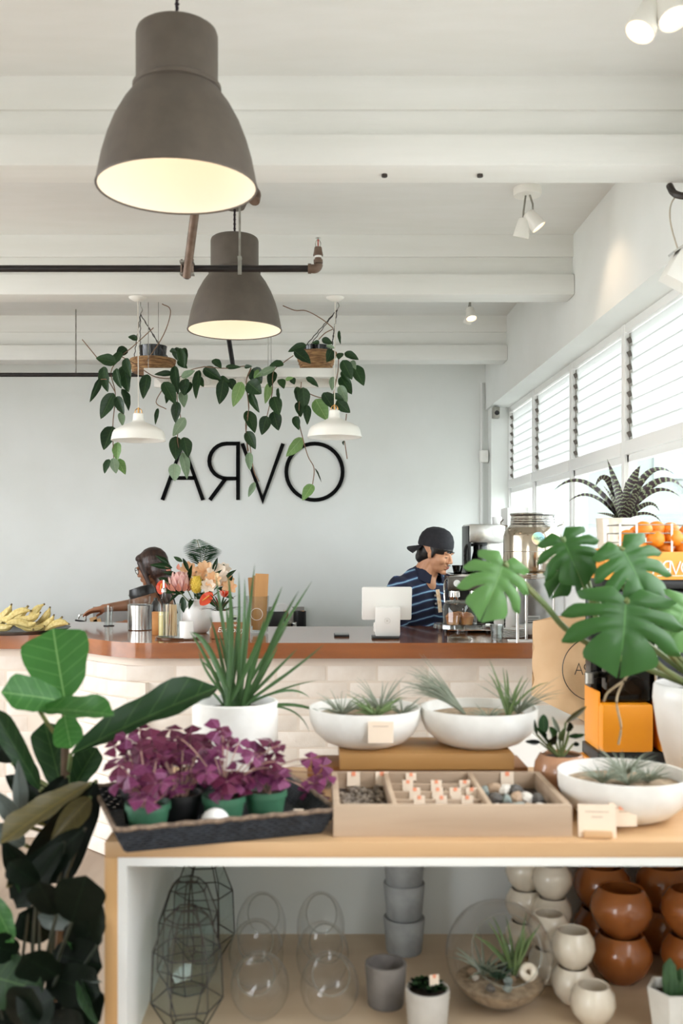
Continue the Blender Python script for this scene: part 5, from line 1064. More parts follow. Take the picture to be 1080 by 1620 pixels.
cA = bowl(577, 2.17, RZ, .121, .082, 'left one of two white bowls of air plants on the timber riser')
cB = bowl(757, 2.17, RZ, .126, .082, 'right one of two white bowls of air plants on the timber riser')
cC = bowl(985, 1.90, TT, .122, .085, 'large white bowl of air plants at the right front of the unit')
def gravel(c, r, z, label): 
    return MB().lathe([(.001, z+.006), (r*.5, z+.004), (r, z), (r*.98, z-.006), (.001, z-.008)], c, 28, rfun=lambda a, q: 1).thing('gravel_bed', M['gravel'], label, 'gravel')
for c_, lb in ((cA, 'gravel filling the left bowl on the riser'), (cB, 'gravel filling the right bowl on the riser'), (cC, 'gravel filling the large front bowl')):
    g = gravel(c_, .112, .062, lb); g['kind'] = 'stuff'; del g['category']; g['category'] = 'gravel'
def air(c, n, L, w, label, m='airp', **k): return spiky(MB(), c, n, L, w, **k).thing('air_plant', M[m], label, 'air plant')
gz = Vector((0, 0, .066))
air(cA+gz+Vector((-.05, -.02, 0)), 44, .075, .0022, 'grey-green air plant at the left of the left riser bowl', up=.7)
air(cA+gz+Vector((.02, -.045, 0)), 26, .07, .004, 'broad pale air plant in the middle of the left riser bowl', 'airpb', up=.6)
air(cA+gz+Vector((.035, .03, 0)), 26, .10, .0022, 'wispy air plant at the back of the left riser bowl', up=1.0)
air(cA+gz+Vector((.08, -.02, 0)), 20, .06, .002, 'small air plant at the right of the left riser bowl', up=.8)
air(cB+gz+Vector((-.03, -.01, 0)), 70, .15, .0022, 'large tuft of grassy air plant leaning left over the right riser bowl', lean=(-1.25, 0, .45), up=.5, spread=.35)
air(cB+gz+Vector((.06, -.02, 0)), 9, .12, .0045, 'curly green air plant standing in the right riser bowl', 'airpb', up=1.3, lean=(.15, 0, .3), spread=.8)
air(cB+gz+Vector((.085, .0, 0)), 32, .11, .0017, 'thin wispy air plant at the right of the right riser bowl', up=.9, lean=(.3, 0, .1))
air(cB+gz+Vector((.01, -.06, 0)), 24, .05, .002, 'small spiky air plant at the front of the right riser bowl', up=.6)
gz = Vector((0, 0, .068))
for k, (dx, dy, lb) in enumerate(((-.045, -.02, 'spiky air plant at the left of the large front bowl'), (.0, -.03, 'spiky air plant in the middle of the large front bowl'), (.045, -.01, 'spiky air plant at the right of the large front bowl'), (.015, .04, 'wispy air plant at the back of the large front bowl'))):
    air(cC+gz+Vector((dx, dy, 0)), 46, .055 if k < 3 else .075, .0017, lb, up=.75)
def card(c, w, h_, label, tilt=-.1, rz=0, sticker=True, lines=0, stand=False):
    c = Vector(c); t = thing('price_tag', label, 'tag', c); Mx = Matrix.Rotation(rz, 3, 'Z') @ Matrix.Rotation(tilt, 3, 'X'); ctr = c+Vector((0, 0, h_/2))
    MB().box(ctr, (w, .0016, h_), Mx).part('card', M['card'], t)
    if sticker: MB().box(ctr+Mx @ Vector((0, -.0014, h_*.36)), (w*.3, .001, h_*.3), Mx).part('sticker', M['sticker'], t)
    for k in range(lines): MB().box(ctr+Mx @ Vector((0, -.0012, h_*(.28-.16*k))), (w*(.62 if k == 0 else .3), .0006, .0012), Mx).part('written_line', bpy.data.materials.get('faint_ink') or mat('faint_ink', '#b39c86', None, .8), t)
    if stand: MB().box(c+Vector((0, -.003, .006)), (w*.75, .02, .012), Mx, .002).part('tag_stand', M['oak'], t)
    return t
card(on(602, 2.17-.128, RZ+.028), .052, .044, 'kraft price card leaning on the front of the left riser bowl', 0, 0, False, 1)
card(on(944, 1.765, TT), .066, .057, 'large kraft price card in a timber holder before the front bowl', -.12, -.08, False, 2, True)
card(on(985, 1.79, TT+.012), .05, .042, 'kraft price card with orange sticker against the front bowl', -.1, .05, True, 2)
# --- divided timber crate of crystals
bx0, bx1, by0, by1, bh = on(527, 1.765, 0).x, on(905, 1.765, 0).x, 1.765, 2.03, .056
t = thing('divided_crate', 'grey timber crate divided into compartments of stones and crystals', 'crate', ((bx0+bx1)/2, 1.9, TT))
dv2_ = bx0+.275; gw = wood('weathered_wood', '#c2ab93', '#a8917a', .7, 0, 3); MB().span((dv2_+.009, by0+.012, TT+.006), (bx1-.012, by1-.012, TT+.024)).part('false_floor', M['soil'], t); MB().span((bx0+.012, by0+.012, TT+.006), (bx0+.105, by1-.012, TT+.024)).part('false_floor', M['soil'], t); gw2 = wood('inner_wood', '#9c8873', '#7f6b58', .75, 0, 3)
MB().span((bx0, by0, TT), (bx1, by0+.012, TT+bh), .001).part('front_board', gw, t); MB().span((bx0, by1-.012, TT), (bx1, by1, TT+bh), .001).part('back_board', gw, t)
for x in (bx0, bx1-.012): MB().span((x, by0+.012, TT), (x+.012, by1-.012, TT+bh), .001).part('end_board', gw, t)
MB().span((bx0+.012, by0+.012, TT), (bx1-.012, by1-.012, TT+.006)).part('base', gw2, t)
dv1, dv2 = bx0+.105, bx0+.275
for x in (dv1, dv2): MB().span((x, by0+.012, TT+.006), (x+.009, by1-.012, TT+bh), .001).part('divider', gw, t)
rw = [by0+.012+(by1-by0-.024)*k/4 for k in (1, 2, 3)]
for y in rw: MB().span((dv1+.009, y-.004, TT+.006), (dv2, y+.004, TT+bh-.008), .001).part('cross_divider', gw, t)
for k in (1, 2): 
    x = dv1+.009+(dv2-dv1-.009)*k/3; MB().span((x-.003, by0+.012, TT+.006), (x+.003, by1-.012, TT+bh-.014), .001).part('cell_divider', gw2, t)
stm = [mat('stone_%d' % k, a_, b_, .6, scale=30, bump=.4) for k, (a_, b_) in enumerate((('#d8d2c8', '#b9b0a4'), ('#5a5550', '#3f3b38'), ('#8f9a96', '#6e7874'), ('#b59a80', '#8f765e')))]
def rock(c, r): 
    b = MB(); ph = [R.uniform(0, 6) for _ in range(4)]; b.lathe([(.001, -1), (.6, -.8), (1, -.1), (.85, .5), (.45, .9), (.001, 1)], (0, 0, 0), 8, rfun=lambda a, z: 1+.22*math.sin(2*a+ph[0]+z)+.12*math.sin(3*a+ph[1])); rz = Matrix.Rotation(R.uniform(0, 6), 3, 'Z') @ Matrix.Rotation(jit(.6), 3, 'X')
    b.v = [rz @ Vector((v.x*r, v.y*r*.85, v.z*r*.75))+Vector(c) for v in b.v]; return b
sx0, sx1 = dv2+.02, bx1-.026
names = ['white', 'dark', 'grey-green', 'brown']
for k in range(14):
    r = R.uniform(.014, .020); col_ = k % 5; row = k//5
    c = Vector((sx0+.006+(sx1-sx0-.012)*(k % 5+.5*(row % 2)*.8)/4.6, by0+.05+.07*row+jit(.008), TT+.024+r*.7))
    rock(c, r).thing('tumbled_stone', stm[k % 4], '%s stone in the right crate compartment, %s' % (names[k % 4], ['front row, %s', 'middle row, %s', 'back row, %s'][row] % ['first from the divider', 'second from the divider', 'third from the divider', 'fourth from the divider', 'nearest the end board'][k % 5]), 'stone', 'stones in the right compartment', angle=20)
hp = MB()
for k in range(120): hp.ell((R.uniform(bx0+.018, dv1-.006), R.uniform(by0+.02, by1-.02), TT+.026+jit(.003)), R.uniform(.004, .008), None, 6)
hp.thing('loose_gravel', mat('dark_gravel', '#5d534a', '#8f8375', .8, scale=60), 'dark loose gravel in the left crate compartment', 'gravel', angle=20)['kind'] = 'stuff'
hp = MB()
for i in range(3):
    for j in range(4):
        for q in range(7):
            w_ = (dv2-dv1-.009)/3; x = dv1+.009+w_*(i+.5)+jit(w_*.33); y = (([by0+.012]+rw)[j]+(rw+[by1-.012])[j])/2+jit(.018); hp.lathe([(.001, -.005), (.004, 0), (.003, .008), (.001, .012)], (x, y, TT+.014), 5)
hp.thing('small_crystals', mat('crystal', '#d8d0cc', '#a59a9a', .25, scale=60), 'small pale crystals in the tiny middle crate cells', 'crystals', angle=20)['kind'] = 'stuff'
lab = {0: 'front', 1: 'second', 2: 'third', 3: 'back'}
for j, xsx in enumerate(((663, 698, 739), (656, 692, 720, 746), (645, 690, 735), (650,))):
    y = (rw+[by1-.012])[j]; 
    for k, x in enumerate(xsx): card(on(x, y-.006, TT+bh-.022), .021, .022, 'tiny price tag on the %s cross divider of the crate, %s' % (lab[j], ['leftmost', 'second from left', 'third from left', 'rightmost'][k if k < len(xsx)-1 or len(xsx) == 1 else 3]), -.15, 0)
for x, lb in ((559, 'price tag on the crate back board above the dark gravel'), (604, 'faded price tag on the crate back board beside the divider'), (802, 'price tag on the crate back board above the loose stones')): card(on(x, by1-.016, TT+bh-.026), .026, .028, lb, -.1, 0, True)
# --- tan round pot with succulent
c = on(887, 2.06, TT); t = thing('potted_peperomia', 'small dark-leaved plant in a glossy tan round pot', 'plant', c); r = 43*2.06/F
MB().lathe([(.001, 0), (r*.6, 0), (r*.86, r*.25), (r, r*.75), (r*.95, r*1.2), (r*.78, r*1.5), (r*.74, r*1.52), (r*.70, r*1.48), (r*.8, r*1.2), (.001, r*1.15)], c, 40).part('pot', M['tanglaze'], t)
MB().lathe([(.001, r*1.42), (r*.72, r*1.36)], c, 20).part('soil', M['soil'], t)
AP = crop(820, 960, 4.154); b0 = c+Vector((0, 0, r*1.3))
for i, (x0_, y0_, x1_, y1_, w, m_) in enumerate(((165, 840, 165, 705, 70, 'fiddled'), (240, 880, 205, 790, 60, 'fiddled'), (270, 830, 220, 720, 30, 'airp'), (310, 760, 445, 655, 36, 'brownleaf'), (330, 820, 335, 760, 50, 'deep'), (330, 850, 435, 840, 34, 'fiddled'), (140, 890, 45, 885, 34, 'deep'), (190, 900, 110, 790, 36, 'fiddled'), (270, 880, 300, 800, 40, 'airpb'), (200, 900, 250, 850, 50, 'deep'), (360, 900, 400, 905, 30, 'deep'), (120, 840, 105, 740, 22, 'hoya'))):
    a, b = P(*AP(x0_, y0_), 2.05+jit(.02)), P(*AP(x1_, y1_), 2.03+jit(.04)); leaf(t, 'oval', M[m_], a, b, w/4.154*2.05/F, (jit(.3), -1, .3)); MB().tube(bez(b0, (b0+a)/2, a, 4), .0022, 5).part('stalk', M['stem'], t)
# --- monstera in tall white pot
mc = on(1118, 2.14, TT); t = thing('monstera', 'large monstera with split leaves in a tall off-white pot', 'plant', mc); H = P(0, 1082, 2.14).z-TT; r = .112
MB().lathe([(.001, 0), (r*.62, 0), (r*.72, H*.15), (r*.9, H*.5), (r, H*.85), (r*.98, H*.98), (r*.95, H), (r*.9, H), (r*.9, H*.85), (.001, H*.84)], mc, 44).part('pot', M['pot'], t)
MB().lathe([(.001, H*.93), (r*.92, H*.9)], mc, 24).part('soil', M['soil'], t)
def monstera_mesh(m, seed):
    rg = random.Random(seed); b = MB(); rN, nb = 14, 5
    def q2(p, c, e, t): return ((1-t)**2*p[0]+2*t*(1-t)*c[0]+t*t*e[0], (1-t)**2*p[1]+2*t*(1-t)*c[1]+t*t*e[1])
    for sd in (1, -1):
        j_ = lambda a: rg.uniform(-a, a)
        st = [(.02, 0), (.10, 0), (.24, 0), (.40, 0), (.58, 0)]
        en = [(-.17, .14), (.10, .50+j_(.03)), (.42+j_(.03), .54), (.74+j_(.03), .44), (1.0, .012)]
        tips = [(-.03, .47+j_(.03)), (.30, .58+j_(.03)), (.63, .55+j_(.03)), None]
        for i in range(4):
            cut = rg.uniform(.30, .48); V = []; Uv = []
            cA = (st[i][0]+.06*(en[i][0]-st[i][0])-(.10 if i == 0 else 0), en[i][1]*.62); cB = (st[i+1][0]+.06*(en[i+1][0]-st[i+1][0]), en[i+1][1]*.62)
            if i == 3: cB = (.8, .004)
            for j in range(rN+1):
                q = j/rN; A = q2(st[i], cA, en[i], q); B_ = q2(st[i+1], cB, en[i+1], q); mx = ((A[0]+B_[0])/2, (A[1]+B_[1])/2)
                if tips[i]: f = max(0, (q-.75)/.25)**2; mx = (mx[0]+(tips[i][0]-mx[0])*f, mx[1]+(tips[i][1]-mx[1])*f)
                g = 0 if q < cut else .26*((q-cut)/(1-cut))**.55
                rd_ = max(0, (q-.78)/.22)**2.4*(.93-.26); kA = (g if i else g*.2)+rd_; kB = g+rd_
                if i == 3: kA = g+max(0, (q-.85)/.15)**2*.2; kB = 0
                for k in range(nb+1):
                    f_ = k/nb; a_ = (A[0]+(mx[0]-A[0])*kA, A[1]+(mx[1]-A[1])*kA); b_ = (B_[0]+(mx[0]-B_[0])*kB, B_[1]+(mx[1]-B_[1])*kB); x = a_[0]+(b_[0]-a_[0])*f_; y = a_[1]+(b_[1]-a_[1])*f_
                    bul = .035*math.sin(math.pi*f_)*min(1, q*3)
                    V.append((x, sd*y, .05*y*2-.55*y*y-.22*(x-.25)**2+bul)); Uv.append((x, .5+sd*y*.9))
            Fc = []
            for j in range(rN):
                for k in range(nb):
                    qd = [j*(nb+1)+k, j*(nb+1)+k+1, (j+1)*(nb+1)+k+1, (j+1)*(nb+1)+k]; Fc.append(qd if sd > 0 else qd[::-1])
            b.add(V, Fc, 0, Uv)
    me = b.mesh('monstera_leaf', m, fix=False, angle=180)
    bm = bmesh.new(); bm.from_mesh(me); bmesh.ops.remove_doubles(bm, verts=bm.verts, dist=.003); bm.to_mesh(me); bm.free(); return me
ms = mc+Vector((0, 0, H*.9))
ML = [(797, 890, 762, 985, 98, 2.02, 'monstl', 1, (.15, -1, .35), [(1050, 1070), (925, 1015), (860, 955)]),
      (889, 850, 925, 930, 88, 2.10, 'monst', 2, (-.25, -1, .45), [(1065, 1070), (950, 960), (905, 880)]),
      (915, 878, 868, 945, 62, 2.16, 'monst', 3, (-.5, -1, .2), [(1065, 1070), (960, 1000), (930, 920)]),
      (984, 866, 1040, 972, 118, 2.03, 'monst', 4, (.1, -1, .5), [(1075, 1075), (1030, 1000), (975, 900)]),
      (990, 948, 982, 1075, 168, 1.98, 'monst', 5, (0, -1, .35), [(1070, 1075), (1040, 1050), (1010, 1000)]),
      (1088, 958, 1050, 1030, 95, 2.0, 'monstl', 6, (.2, -1, .3), [(1080, 1075), (1090, 1020)]),
      (1025, 962, 1048, 1020, 75, 2.07, 'monst', 7, (.3, -1, .4), [(1075, 1075), (1045, 1010)]),
      (1150, 900, 1190, 990, 90, 2.1, 'monst', 8, (.2, -1, .5), [(1085, 1075), (1130, 980)])]
for (x0_, y0_, x1_, y1_, w, z, mm, sd, nr, st) in ML:
    a, b = P(x0_, y0_, z), P(x1_, y1_, z-.03); me = monstera_mesh(M[mm], sd); X = b-a; L = X.length; X /= L; n_ = Vector(nr).normalized(); Z = (n_-X*n_.dot(X)).normalized(); Y = Z.cross(X); wd = w*z/F
    a2 = a-X*L*.02
    instance('leaf', me, t, Matrix(((X.x*L, Y.x*wd, Z.x*L, a2.x), (X.y*L, Y.y*wd, Z.y*L, a2.y), (X.z*L, Y.z*wd, Z.z*L, a2.z), (0, 0, 0, 1))))
    zs = [2.14+(z-2.14)*(k+1)/(len(st)+1) for k in range(len(st))]
    MB().tube(curve([ms+Vector((jit(.02), jit(.02), 0))]+[P(x, y, q) for (x, y), q in zip(st[1:] if len(st) > 1 else st, zs[1:] if len(st) > 1 else zs)]+[a], 6), [.0065 if True else 0]*(6*(len(st[1:] if len(st) > 1 else st)+1)+1), 7).part('petiole', M['stem'], t)
for pts in (((1000, 1060), (985, 1080), (975, 1110), (982, 1150), (978, 1178)), ((990, 1075), (962, 1095), (955, 1110))):
    MB().tube(curve([P(x, y, 2.05) for x, y in pts], 5), .0028, 5).part('aerial_root', mat('root', '#b3a083', '#8f7a5c', .8, scale=30) if 'root' not in bpy.data.materials else bpy.data.materials['root'], t)
# --- stand with juicer and paper bag
SZ = .875; t = thing('white_stand', 'plain white low stand under the orange juicer and paper bag', 'stand', (.93, 3.1, 0))
MB().span((.70, 2.52, SZ-.03), (1.13, 3.85, SZ), .003).part('top', M['satin'], t); MB().span((.71, 2.54, .05), (1.12, 3.83, SZ-.03), .003).part('body', M['satin'], t); MB().span((.73, 2.57, 0), (1.10, 3.8, .05)).part('plinth', M['dark'], t)
zj = 2.66; X_ = lambda x: (x-CX)*zj/F; Z_ = lambda y: CH-(y-CY)*zj/F
j = thing('orange_juicer', 'orange and black citrus juicer with lettered hopper', 'juicer', (X_(1030), 2.8, SZ))
MB().span((X_(940), zj+.005, SZ), (X_(1128), 2.82, Z_(1209)), .006).part('base', M['orange'], j)
MB().span((X_(945), zj+.0, Z_(1209)), (X_(1128), 2.82, Z_(1190)), .004).part('base_band', M['black'], j)
MB().span((X_(950), zj-.012, Z_(1190)), (X_(1032), zj+.09, Z_(1113)), .012).part('pulp_bin', M['orange'], j)
MB().span((X_(1042), zj-.012, Z_(1190)), (X_(1126), zj+.09, Z_(1113)), .012).part('pulp_bin', M['orange'], j)
MB().span((X_(949), zj+.02, Z_(1190)), (X_(953), 2.82, Z_(1096)), .004).part('side_panel', M['orange'], j)
MB().span((X_(950), zj+.10, Z_(1190)), (X_(1126), 2.82, Z_(930)), .006).part('body', M['blackg'], j)
MB().span((X_(960), zj+.01, Z_(1112)), (X_(1032), zj+.095, Z_(1010)), .01).part('press_cover', M['smoke'], j)
for k, (x, y) in enumerate(((980, 1050), (1012, 1050), (980, 1088), (1012, 1088))): MB().lathe([(.001, -.03), (.024, -.028), (.026, 0), (.024, .028), (.001, .03)], (X_(x), zj+.06, Z_(y)), 20, Matrix.Rotation(math.pi/2, 3, 'X')).part('press_drum', mat('drum_dark', '#3a2019', None, .35) if k == 0 else bpy.data.materials['drum_dark'], j)
MB().span((X_(1035), zj+.0, Z_(1112)), (X_(1040), zj+.10, Z_(960)), .001).part('trim_strip', M['chrome'], j); MB().span((X_(1072), zj-.002, Z_(1062)), (X_(1076), zj+.02, Z_(975)), .001).part('trim_strip', M['chrome'], j)
MB().span((X_(1041), zj+.01, Z_(1112)), (X_(1126), zj+.10, Z_(960)), .004).part('control_panel', mat('graphite', '#3c4148', None, .35), j)
tap = MB(); tap.cyl((X_(940), zj+.05, Z_(1068)), (X_(940), zj+.05, Z_(1085)), .012); tap.cyl((X_(940), zj+.05, Z_(1074)), (X_(958), zj+.09, Z_(1074)), .009); tap.part('juice_tap', M['zinc'], j)
MB().span((X_(957), zj+.03, Z_(932)), (X_(1126), 2.82, Z_(917)), .003).part('hopper_band', M['black'], j)
poly = [(X_(957), Z_(917)), (X_(957), Z_(866)), (X_(1012), Z_(861)), (X_(1045), Z_(873)), (X_(1126), Z_(873)), (X_(1126), Z_(917))]
RX = Matrix(((1, 0, 0), (0, 0, 1), (0, 1, 0)))
MB().prism(poly, zj+.005, zj+.015, RX).part('hopper_front', M['orange'], j, angle=30)
hb = MB(); hb.span((X_(957), zj+.015, Z_(917)), (X_(960), 2.81, Z_(868))); hb.part('hopper_side', M['orange'], j); MB().span((X_(1123), zj+.015, Z_(917)), (X_(1126), 2.81, Z_(868))).part('hopper_side', M['orange'], j); MB().span((X_(960), 2.80, Z_(917)), (X_(1123), 2.81, Z_(868))).part('hopper_back', M['orange'], j); MB().span((X_(960), zj+.016, Z_(917)), (X_(1123), 2.80, Z_(912))).part('hopper_floor', M['black'], j)
word(MB(), (X_(1032), zj+.004, Z_(909)), (1, 0, 0), (0, 0, 1), 22*zj/F, .0032, .0015).part('lettering', M['paper'], j)
MB().span((X_(1040), zj+.0035, Z_(911.5)), (X_(1122), zj+.005, Z_(910.5))).part('printed_rule', M['paper'], j)
for y in (830, 843.5, 858):
    MB().tube([(X_(984), zj+.02, Z_(y)), (X_(1124), zj+.02, Z_(y)), (X_(1124), 2.80, Z_(y)), (X_(984), 2.80, Z_(y)), (X_(984), zj+.02, Z_(y))], .0016, 6).part('basket_wire', M['zinc'], j)
for x, y_ in ((984, zj+.02), (1010, zj+.018), (1066, zj+.018), (1124, zj+.02), (984, 2.80), (1124, 2.80)): MB().span((X_(x)-.0025, y_-.002, Z_(915)), (X_(x)+.0025, y_+.002, Z_(828)), .0005).part('basket_upright', M['satin'], j)
og_me = MB().ell((0, 0, 0), (1, 1, .96), None, 20).mesh('orange_body', M['peel'])
OL_ = ['orange at the right end of the top row in the juicer basket', 'half hidden orange low behind the hopper\'s left slope', 'half hidden orange low behind the hopper front, middle', 'half hidden orange low above the lettering', 'orange low at the left corner of the juicer basket', 'rightmost orange at the front of the juicer basket', 'orange low in the second row of the juicer basket', 'orange at the back of the pile, third from the left', 'orange at the back of the pile, second from the left', 'orange at the back left of the pile', 'orange in the second row near the right end', 'orange at the back right corner of the basket']
OR = [(1017, 838, .05, 27), (992, 851, .06, 26), (1037, 853, .03, 27), (1066, 851, .03, 27), (1088, 843, .06, 27), (1010, 866, .04, 25), (1052, 868, .05, 25), (1080, 869, .06, 25), (985, 872, .08, 25), (1100, 862, .04, 26), (1030, 868, .1, 26), (1060, 840, .11, 27), (1038, 838, .115, 27), (1008, 845, .11, 27), (1085, 858, .11, 27), (1110, 848, .11, 26)]
for i, (x, y, dy, d) in enumerate(OR):
    z = zj+dy+.005; o = bpy.data.objects.new('orange', og_me); COL.objects.link(o); o.location = P(x, y, z); o.scale = [d/2*z/F*1.06]*3
    tag(o, ['orange standing proud on top of the pile behind the white basket upright', 'orange at the left end of the juicer basket', 'orange in front of the pile above the hopper step', 'big orange in front above the lettering'][i] if i < 4 else OL_[i-4], 'orange', 'oranges in the juicer basket')
# kraft bag
bg = thing('paper_bag', 'brown kraft paper bag printed with a ringed shop name beside the juicer', 'bag', (on(935, 3.45, 0).x, 3.45, SZ)); zb2 = 3.42
Bx = lambda x: (x-CX)*zb2/F; Bz = lambda y: CH-(y-CY)*zb2/F
fr_ = [(850, 990), (880, 978), (1015, 976), (1018, 1181), (1000, 1181), (935, 1146), (880, 1121), (853, 1108)]
nx, nz_ = 12, 14; V = []; dep = .13
def fpt(u, q):                                             # front sheet: u across, q up, with crumples
    top = (852+u*(1015-852), 986-9*min(1, u*4)); bot = (852+u*(1018-852), min(1108+u*76, 1147)); x = bot[0]+(top[0]-bot[0])*q; y = bot[1]+(top[1]-bot[1])*q
    return x, y
for side in (0, 1):
    for jz in range(nz_+1):
        for ix in range(nx+1):
            u, q = ix/nx, jz/nz_; x, y = fpt(u, q); dz_ = .014*math.sin(u*9+q*5)*math.sin(q*7+u*3)+.007*math.sin(u*23+q*13)+.01*abs(math.sin(u*5-q*4))
            yy = zb2+(.0 if side == 0 else dep*(1-.25*q))+dz_*(1 if side == 0 else -1)+(.09*max(0, .2-u)/.2 if side == 0 else 0); V.append((Bx(x), yy, Bz(y)))
n1 = (nx+1)*(nz_+1); Fc = []
for jz in range(nz_):
    for ix in range(nx):
        a = jz*(nx+1)+ix; Fc += [[a, a+1, a+nx+2, a+nx+1], [n1+a, n1+a+nx+1, n1+a+nx+2, n1+a+1]]
    for ix in (0, nx): a = jz*(nx+1)+ix; Fc.append([a, a+nx+1, n1+a+nx+1, n1+a])
for ix in range(nx): Fc.append([ix, n1+ix, n1+ix+1, ix+1])
MB().add(V, Fc).part('sheet', M['kraft'], bg, angle=60)
pc = Vector((Bx(938), zb2-.012, Bz(1058))); MB().torus(pc, 50*zb2/F, .0016, Matrix.Rotation(math.pi/2, 3, 'X'), 48, 5).part('printed_ring', M['black'], bg)
word(MB(), pc+Vector((-.068, -.001, -.02)), (1, 0, 0), (0, 0, 1), 17*zb2/F*1.12, .003, .001).part('printed_lettering', M['black'], bg)
t = thing('amber_bottle', 'amber glass bottle standing between the bag and the juicer', 'bottle', on(957, 3.2, SZ)); c = t.location.copy()
MB().lathe([(.001, 0), (.03, 0), (.032, .005), (.032, .26), (.024, .31), (.012, .34), (.012, .40), (.014, .40), (.001, .402)], c, 24).part('body', mat('amber_glass', '#7a3f22', '#8f5230', .15, scale=8), t); MB().lathe([(.0325, .05), (.0325, .16)], c, 24).part('label_band', mat('label_grey', '#c9c4bc', None, .6), t)
# --- bromeliad on a wall shelf by the window
MB().span((.98, 3.36, SILL-.06), (1.148, 3.86, SILL-.035), .003).thing('wall_shelf', M['frame'], 'short white wall shelf under the striped bromeliad', 'shelf')
zq = 3.6; c = on(977, zq, SILL-.034); t = thing('striped_bromeliad', 'bromeliad with dark banded arching leaves in a cream pot', 'plant', c); r = 33.5*zq/F; H = P(0, 820, zq).z-c.z
MB().lathe([(.001, 0), (r*.8, 0), (r*.84, .01), (r, H-.004), (r*.99, H), (r*.92, H), (r*.9, H-.03), (.001, H-.03)], c, 40).part('pot', M['creamglaze'], t)
bm_ = newmat('banded_leaf')[0]; nt = bm_.node_tree; uv = nd(nt, 'ShaderNodeUVMap'); sp = nd(nt, 'ShaderNodeSeparateXYZ'); nt.links.new(uv.outputs[0], sp.inputs[0]); nz0 = nd(nt, 'ShaderNodeTexNoise'); nz0.inputs['Scale'].default_value = 6; nt.links.new(uv.outputs[0], nz0.inputs[0])
st_ = math_(nt, 'GREATER_THAN', math_(nt, 'SINE', math_(nt, 'ADD', math_(nt, 'MULTIPLY', sp.outputs[0], 75), math_(nt, 'MULTIPLY', nz0.outputs[0], 7))), .62)
nt.links.new(mixc(nt, st_, C('#35242a'), C('#8a9474')), nt.nodes['Principled BSDF'].inputs['Base Color']); nt.nodes['Principled BSDF'].inputs['Roughness'].default_value = .4
A3 = crop(730, 700, 3.0857); b0 = P(*A3(785, 368), zq)
for i, (x, y, mx_, my_, w, dz) in enumerate(((453, 231, 610, 197, 34, -.05), (518, 292, 640, 260, 26, -.08), (710, 82, 752, 225, 52, .02), (872, 113, 822, 215, 70, .04), (652, 215, 712, 185, 50, .05), (732, 175, 765, 270, 60, -.05), (1046, 162, 905, 152, 40, .06), (1090, 235, 955, 192, 44, -.02), (1070, 268, 930, 238, 32, -.06), (965, 338, 900, 300, 30, -.05), (975, 392, 900, 345, 22, -.1), (658, 345, 720, 352, 24, -.08), (800, 190, 795, 280, 50, -.03), (690, 210, 740, 285, 36, -.1), (880, 225, 835, 285, 44, -.1))):
    b = MB(); wd = w/3.0857*zq/F; ribbon(b, bez(b0+Vector((jit(.01), jit(.01), -.01)), 2*P(*A3(mx_, my_), zq+dz*.5)-.5*b0-.5*P(*A3(x, y), zq+dz), P(*A3(x, y), zq+dz), 12), lambda q, wd=wd: wd*(.8+.2*math.sin(q*3))*max(.03, 1-q**2.5), (0, -.8, .5), .22); b.part('leaf', bm_, t, fix=False, angle=80)
MB().lathe([(.001, H-.02), (r*.93, H-.024)], c, 20).part('soil', M['soil'], t)
# ------------------------------------------------------------------ things on the open shelf
shg = glass('display_glass', '#ffffff', 1.3, .02, .99)
# geometric wire terrariums
def wire_terrarium(c, rz, label):
    c = Vector(c); t = thing('wire_terrarium', label, 'terrarium', c, 'faceted wire terrariums'); rings = [(.036, 0), (.067, .05), (.063, .145), (.040, .205), (.022, .222)]; n = 6
    V = [[c+Vector((r*math.cos(rz+k*math.pi/3+(.0)), r*math.sin(rz+k*math.pi/3), z+.002)) for k in range(n)] for r, z in rings]
    for i in range(len(rings)):
        for k in range(n):
            MB().cyl(V[i][k], V[i][(k+1) % n], .0015, None, 5).part('wire', M['dark'], t)
            if i < len(rings)-1: MB().cyl(V[i][k], V[i+1][k], .0015, None, 5).part('wire', M['dark'], t)
    for i in range(len(rings)-1):
        for k in range(n):
            if i == 2 and k in (4,): continue
            MB().add([V[i][k], V[i][(k+1) % n], V[i+1][(k+1) % n], V[i+1][k]], [[0, 1, 2, 3]]).part('pane', M['tpane'], t, smooth=False)
    MB().add(V[0], [list(range(n))]).part('base_pane', M['tpane'], t, smooth=False)
M['tpane'] = glass('terrarium_pane', '#f2f8f6', 1.2, .02, .98)
wire_terrarium(on(296, 1.86, SF), .2, 'faceted black wire terrarium at the front of the shelf')
wire_terrarium(on(298, 2.02, SF), .5, 'faceted black wire terrarium second from the front')
wire_terrarium(on(322, 2.17, SF), .1, 'faceted black wire terrarium at the back against the panel')
# glass bubble vases with round openings
def bubble(c, r, h_, hole, d, label):
    c = Vector(c); d = Vector(d).normalized(); Mx = aim(d); k = h_/(2*r); b = MB(); a0 = math.asin(min(.95, hole/r)); n = 22
    prof = [(r*math.sin(a0+(math.pi-.02-a0)*i/n), r*math.cos(a0+(math.pi-.02-a0)*i/n)) for i in range(n+1)]
    b.lathe(prof, (0, 0, 0), 36, Mx); zmin = -r*.97
    b.v = [Vector((v.x, v.y, max(v.z, zmin)*k))+c+Vector((0, 0, -zmin*k)) for v in b.v]
    t = thing('glass_bubble', label, 'vase', c); b.part('globe', shg, t)
    rim = MB().torus((0, 0, 0), hole, .0013, None, 36, 6); rim.v = [Mx @ (v+Vector((0, 0, r*math.cos(a0)))) for v in rim.v]; rim.v = [Vector((v.x, v.y, v.z*k))+c+Vector((0, 0, -zmin*k)) for v in rim.v]; rim.part('rim', M['rimg'], t); return t
M['rimg'] = glass('rim_glass', '#f4f6f5', 3.5, .05, .95)
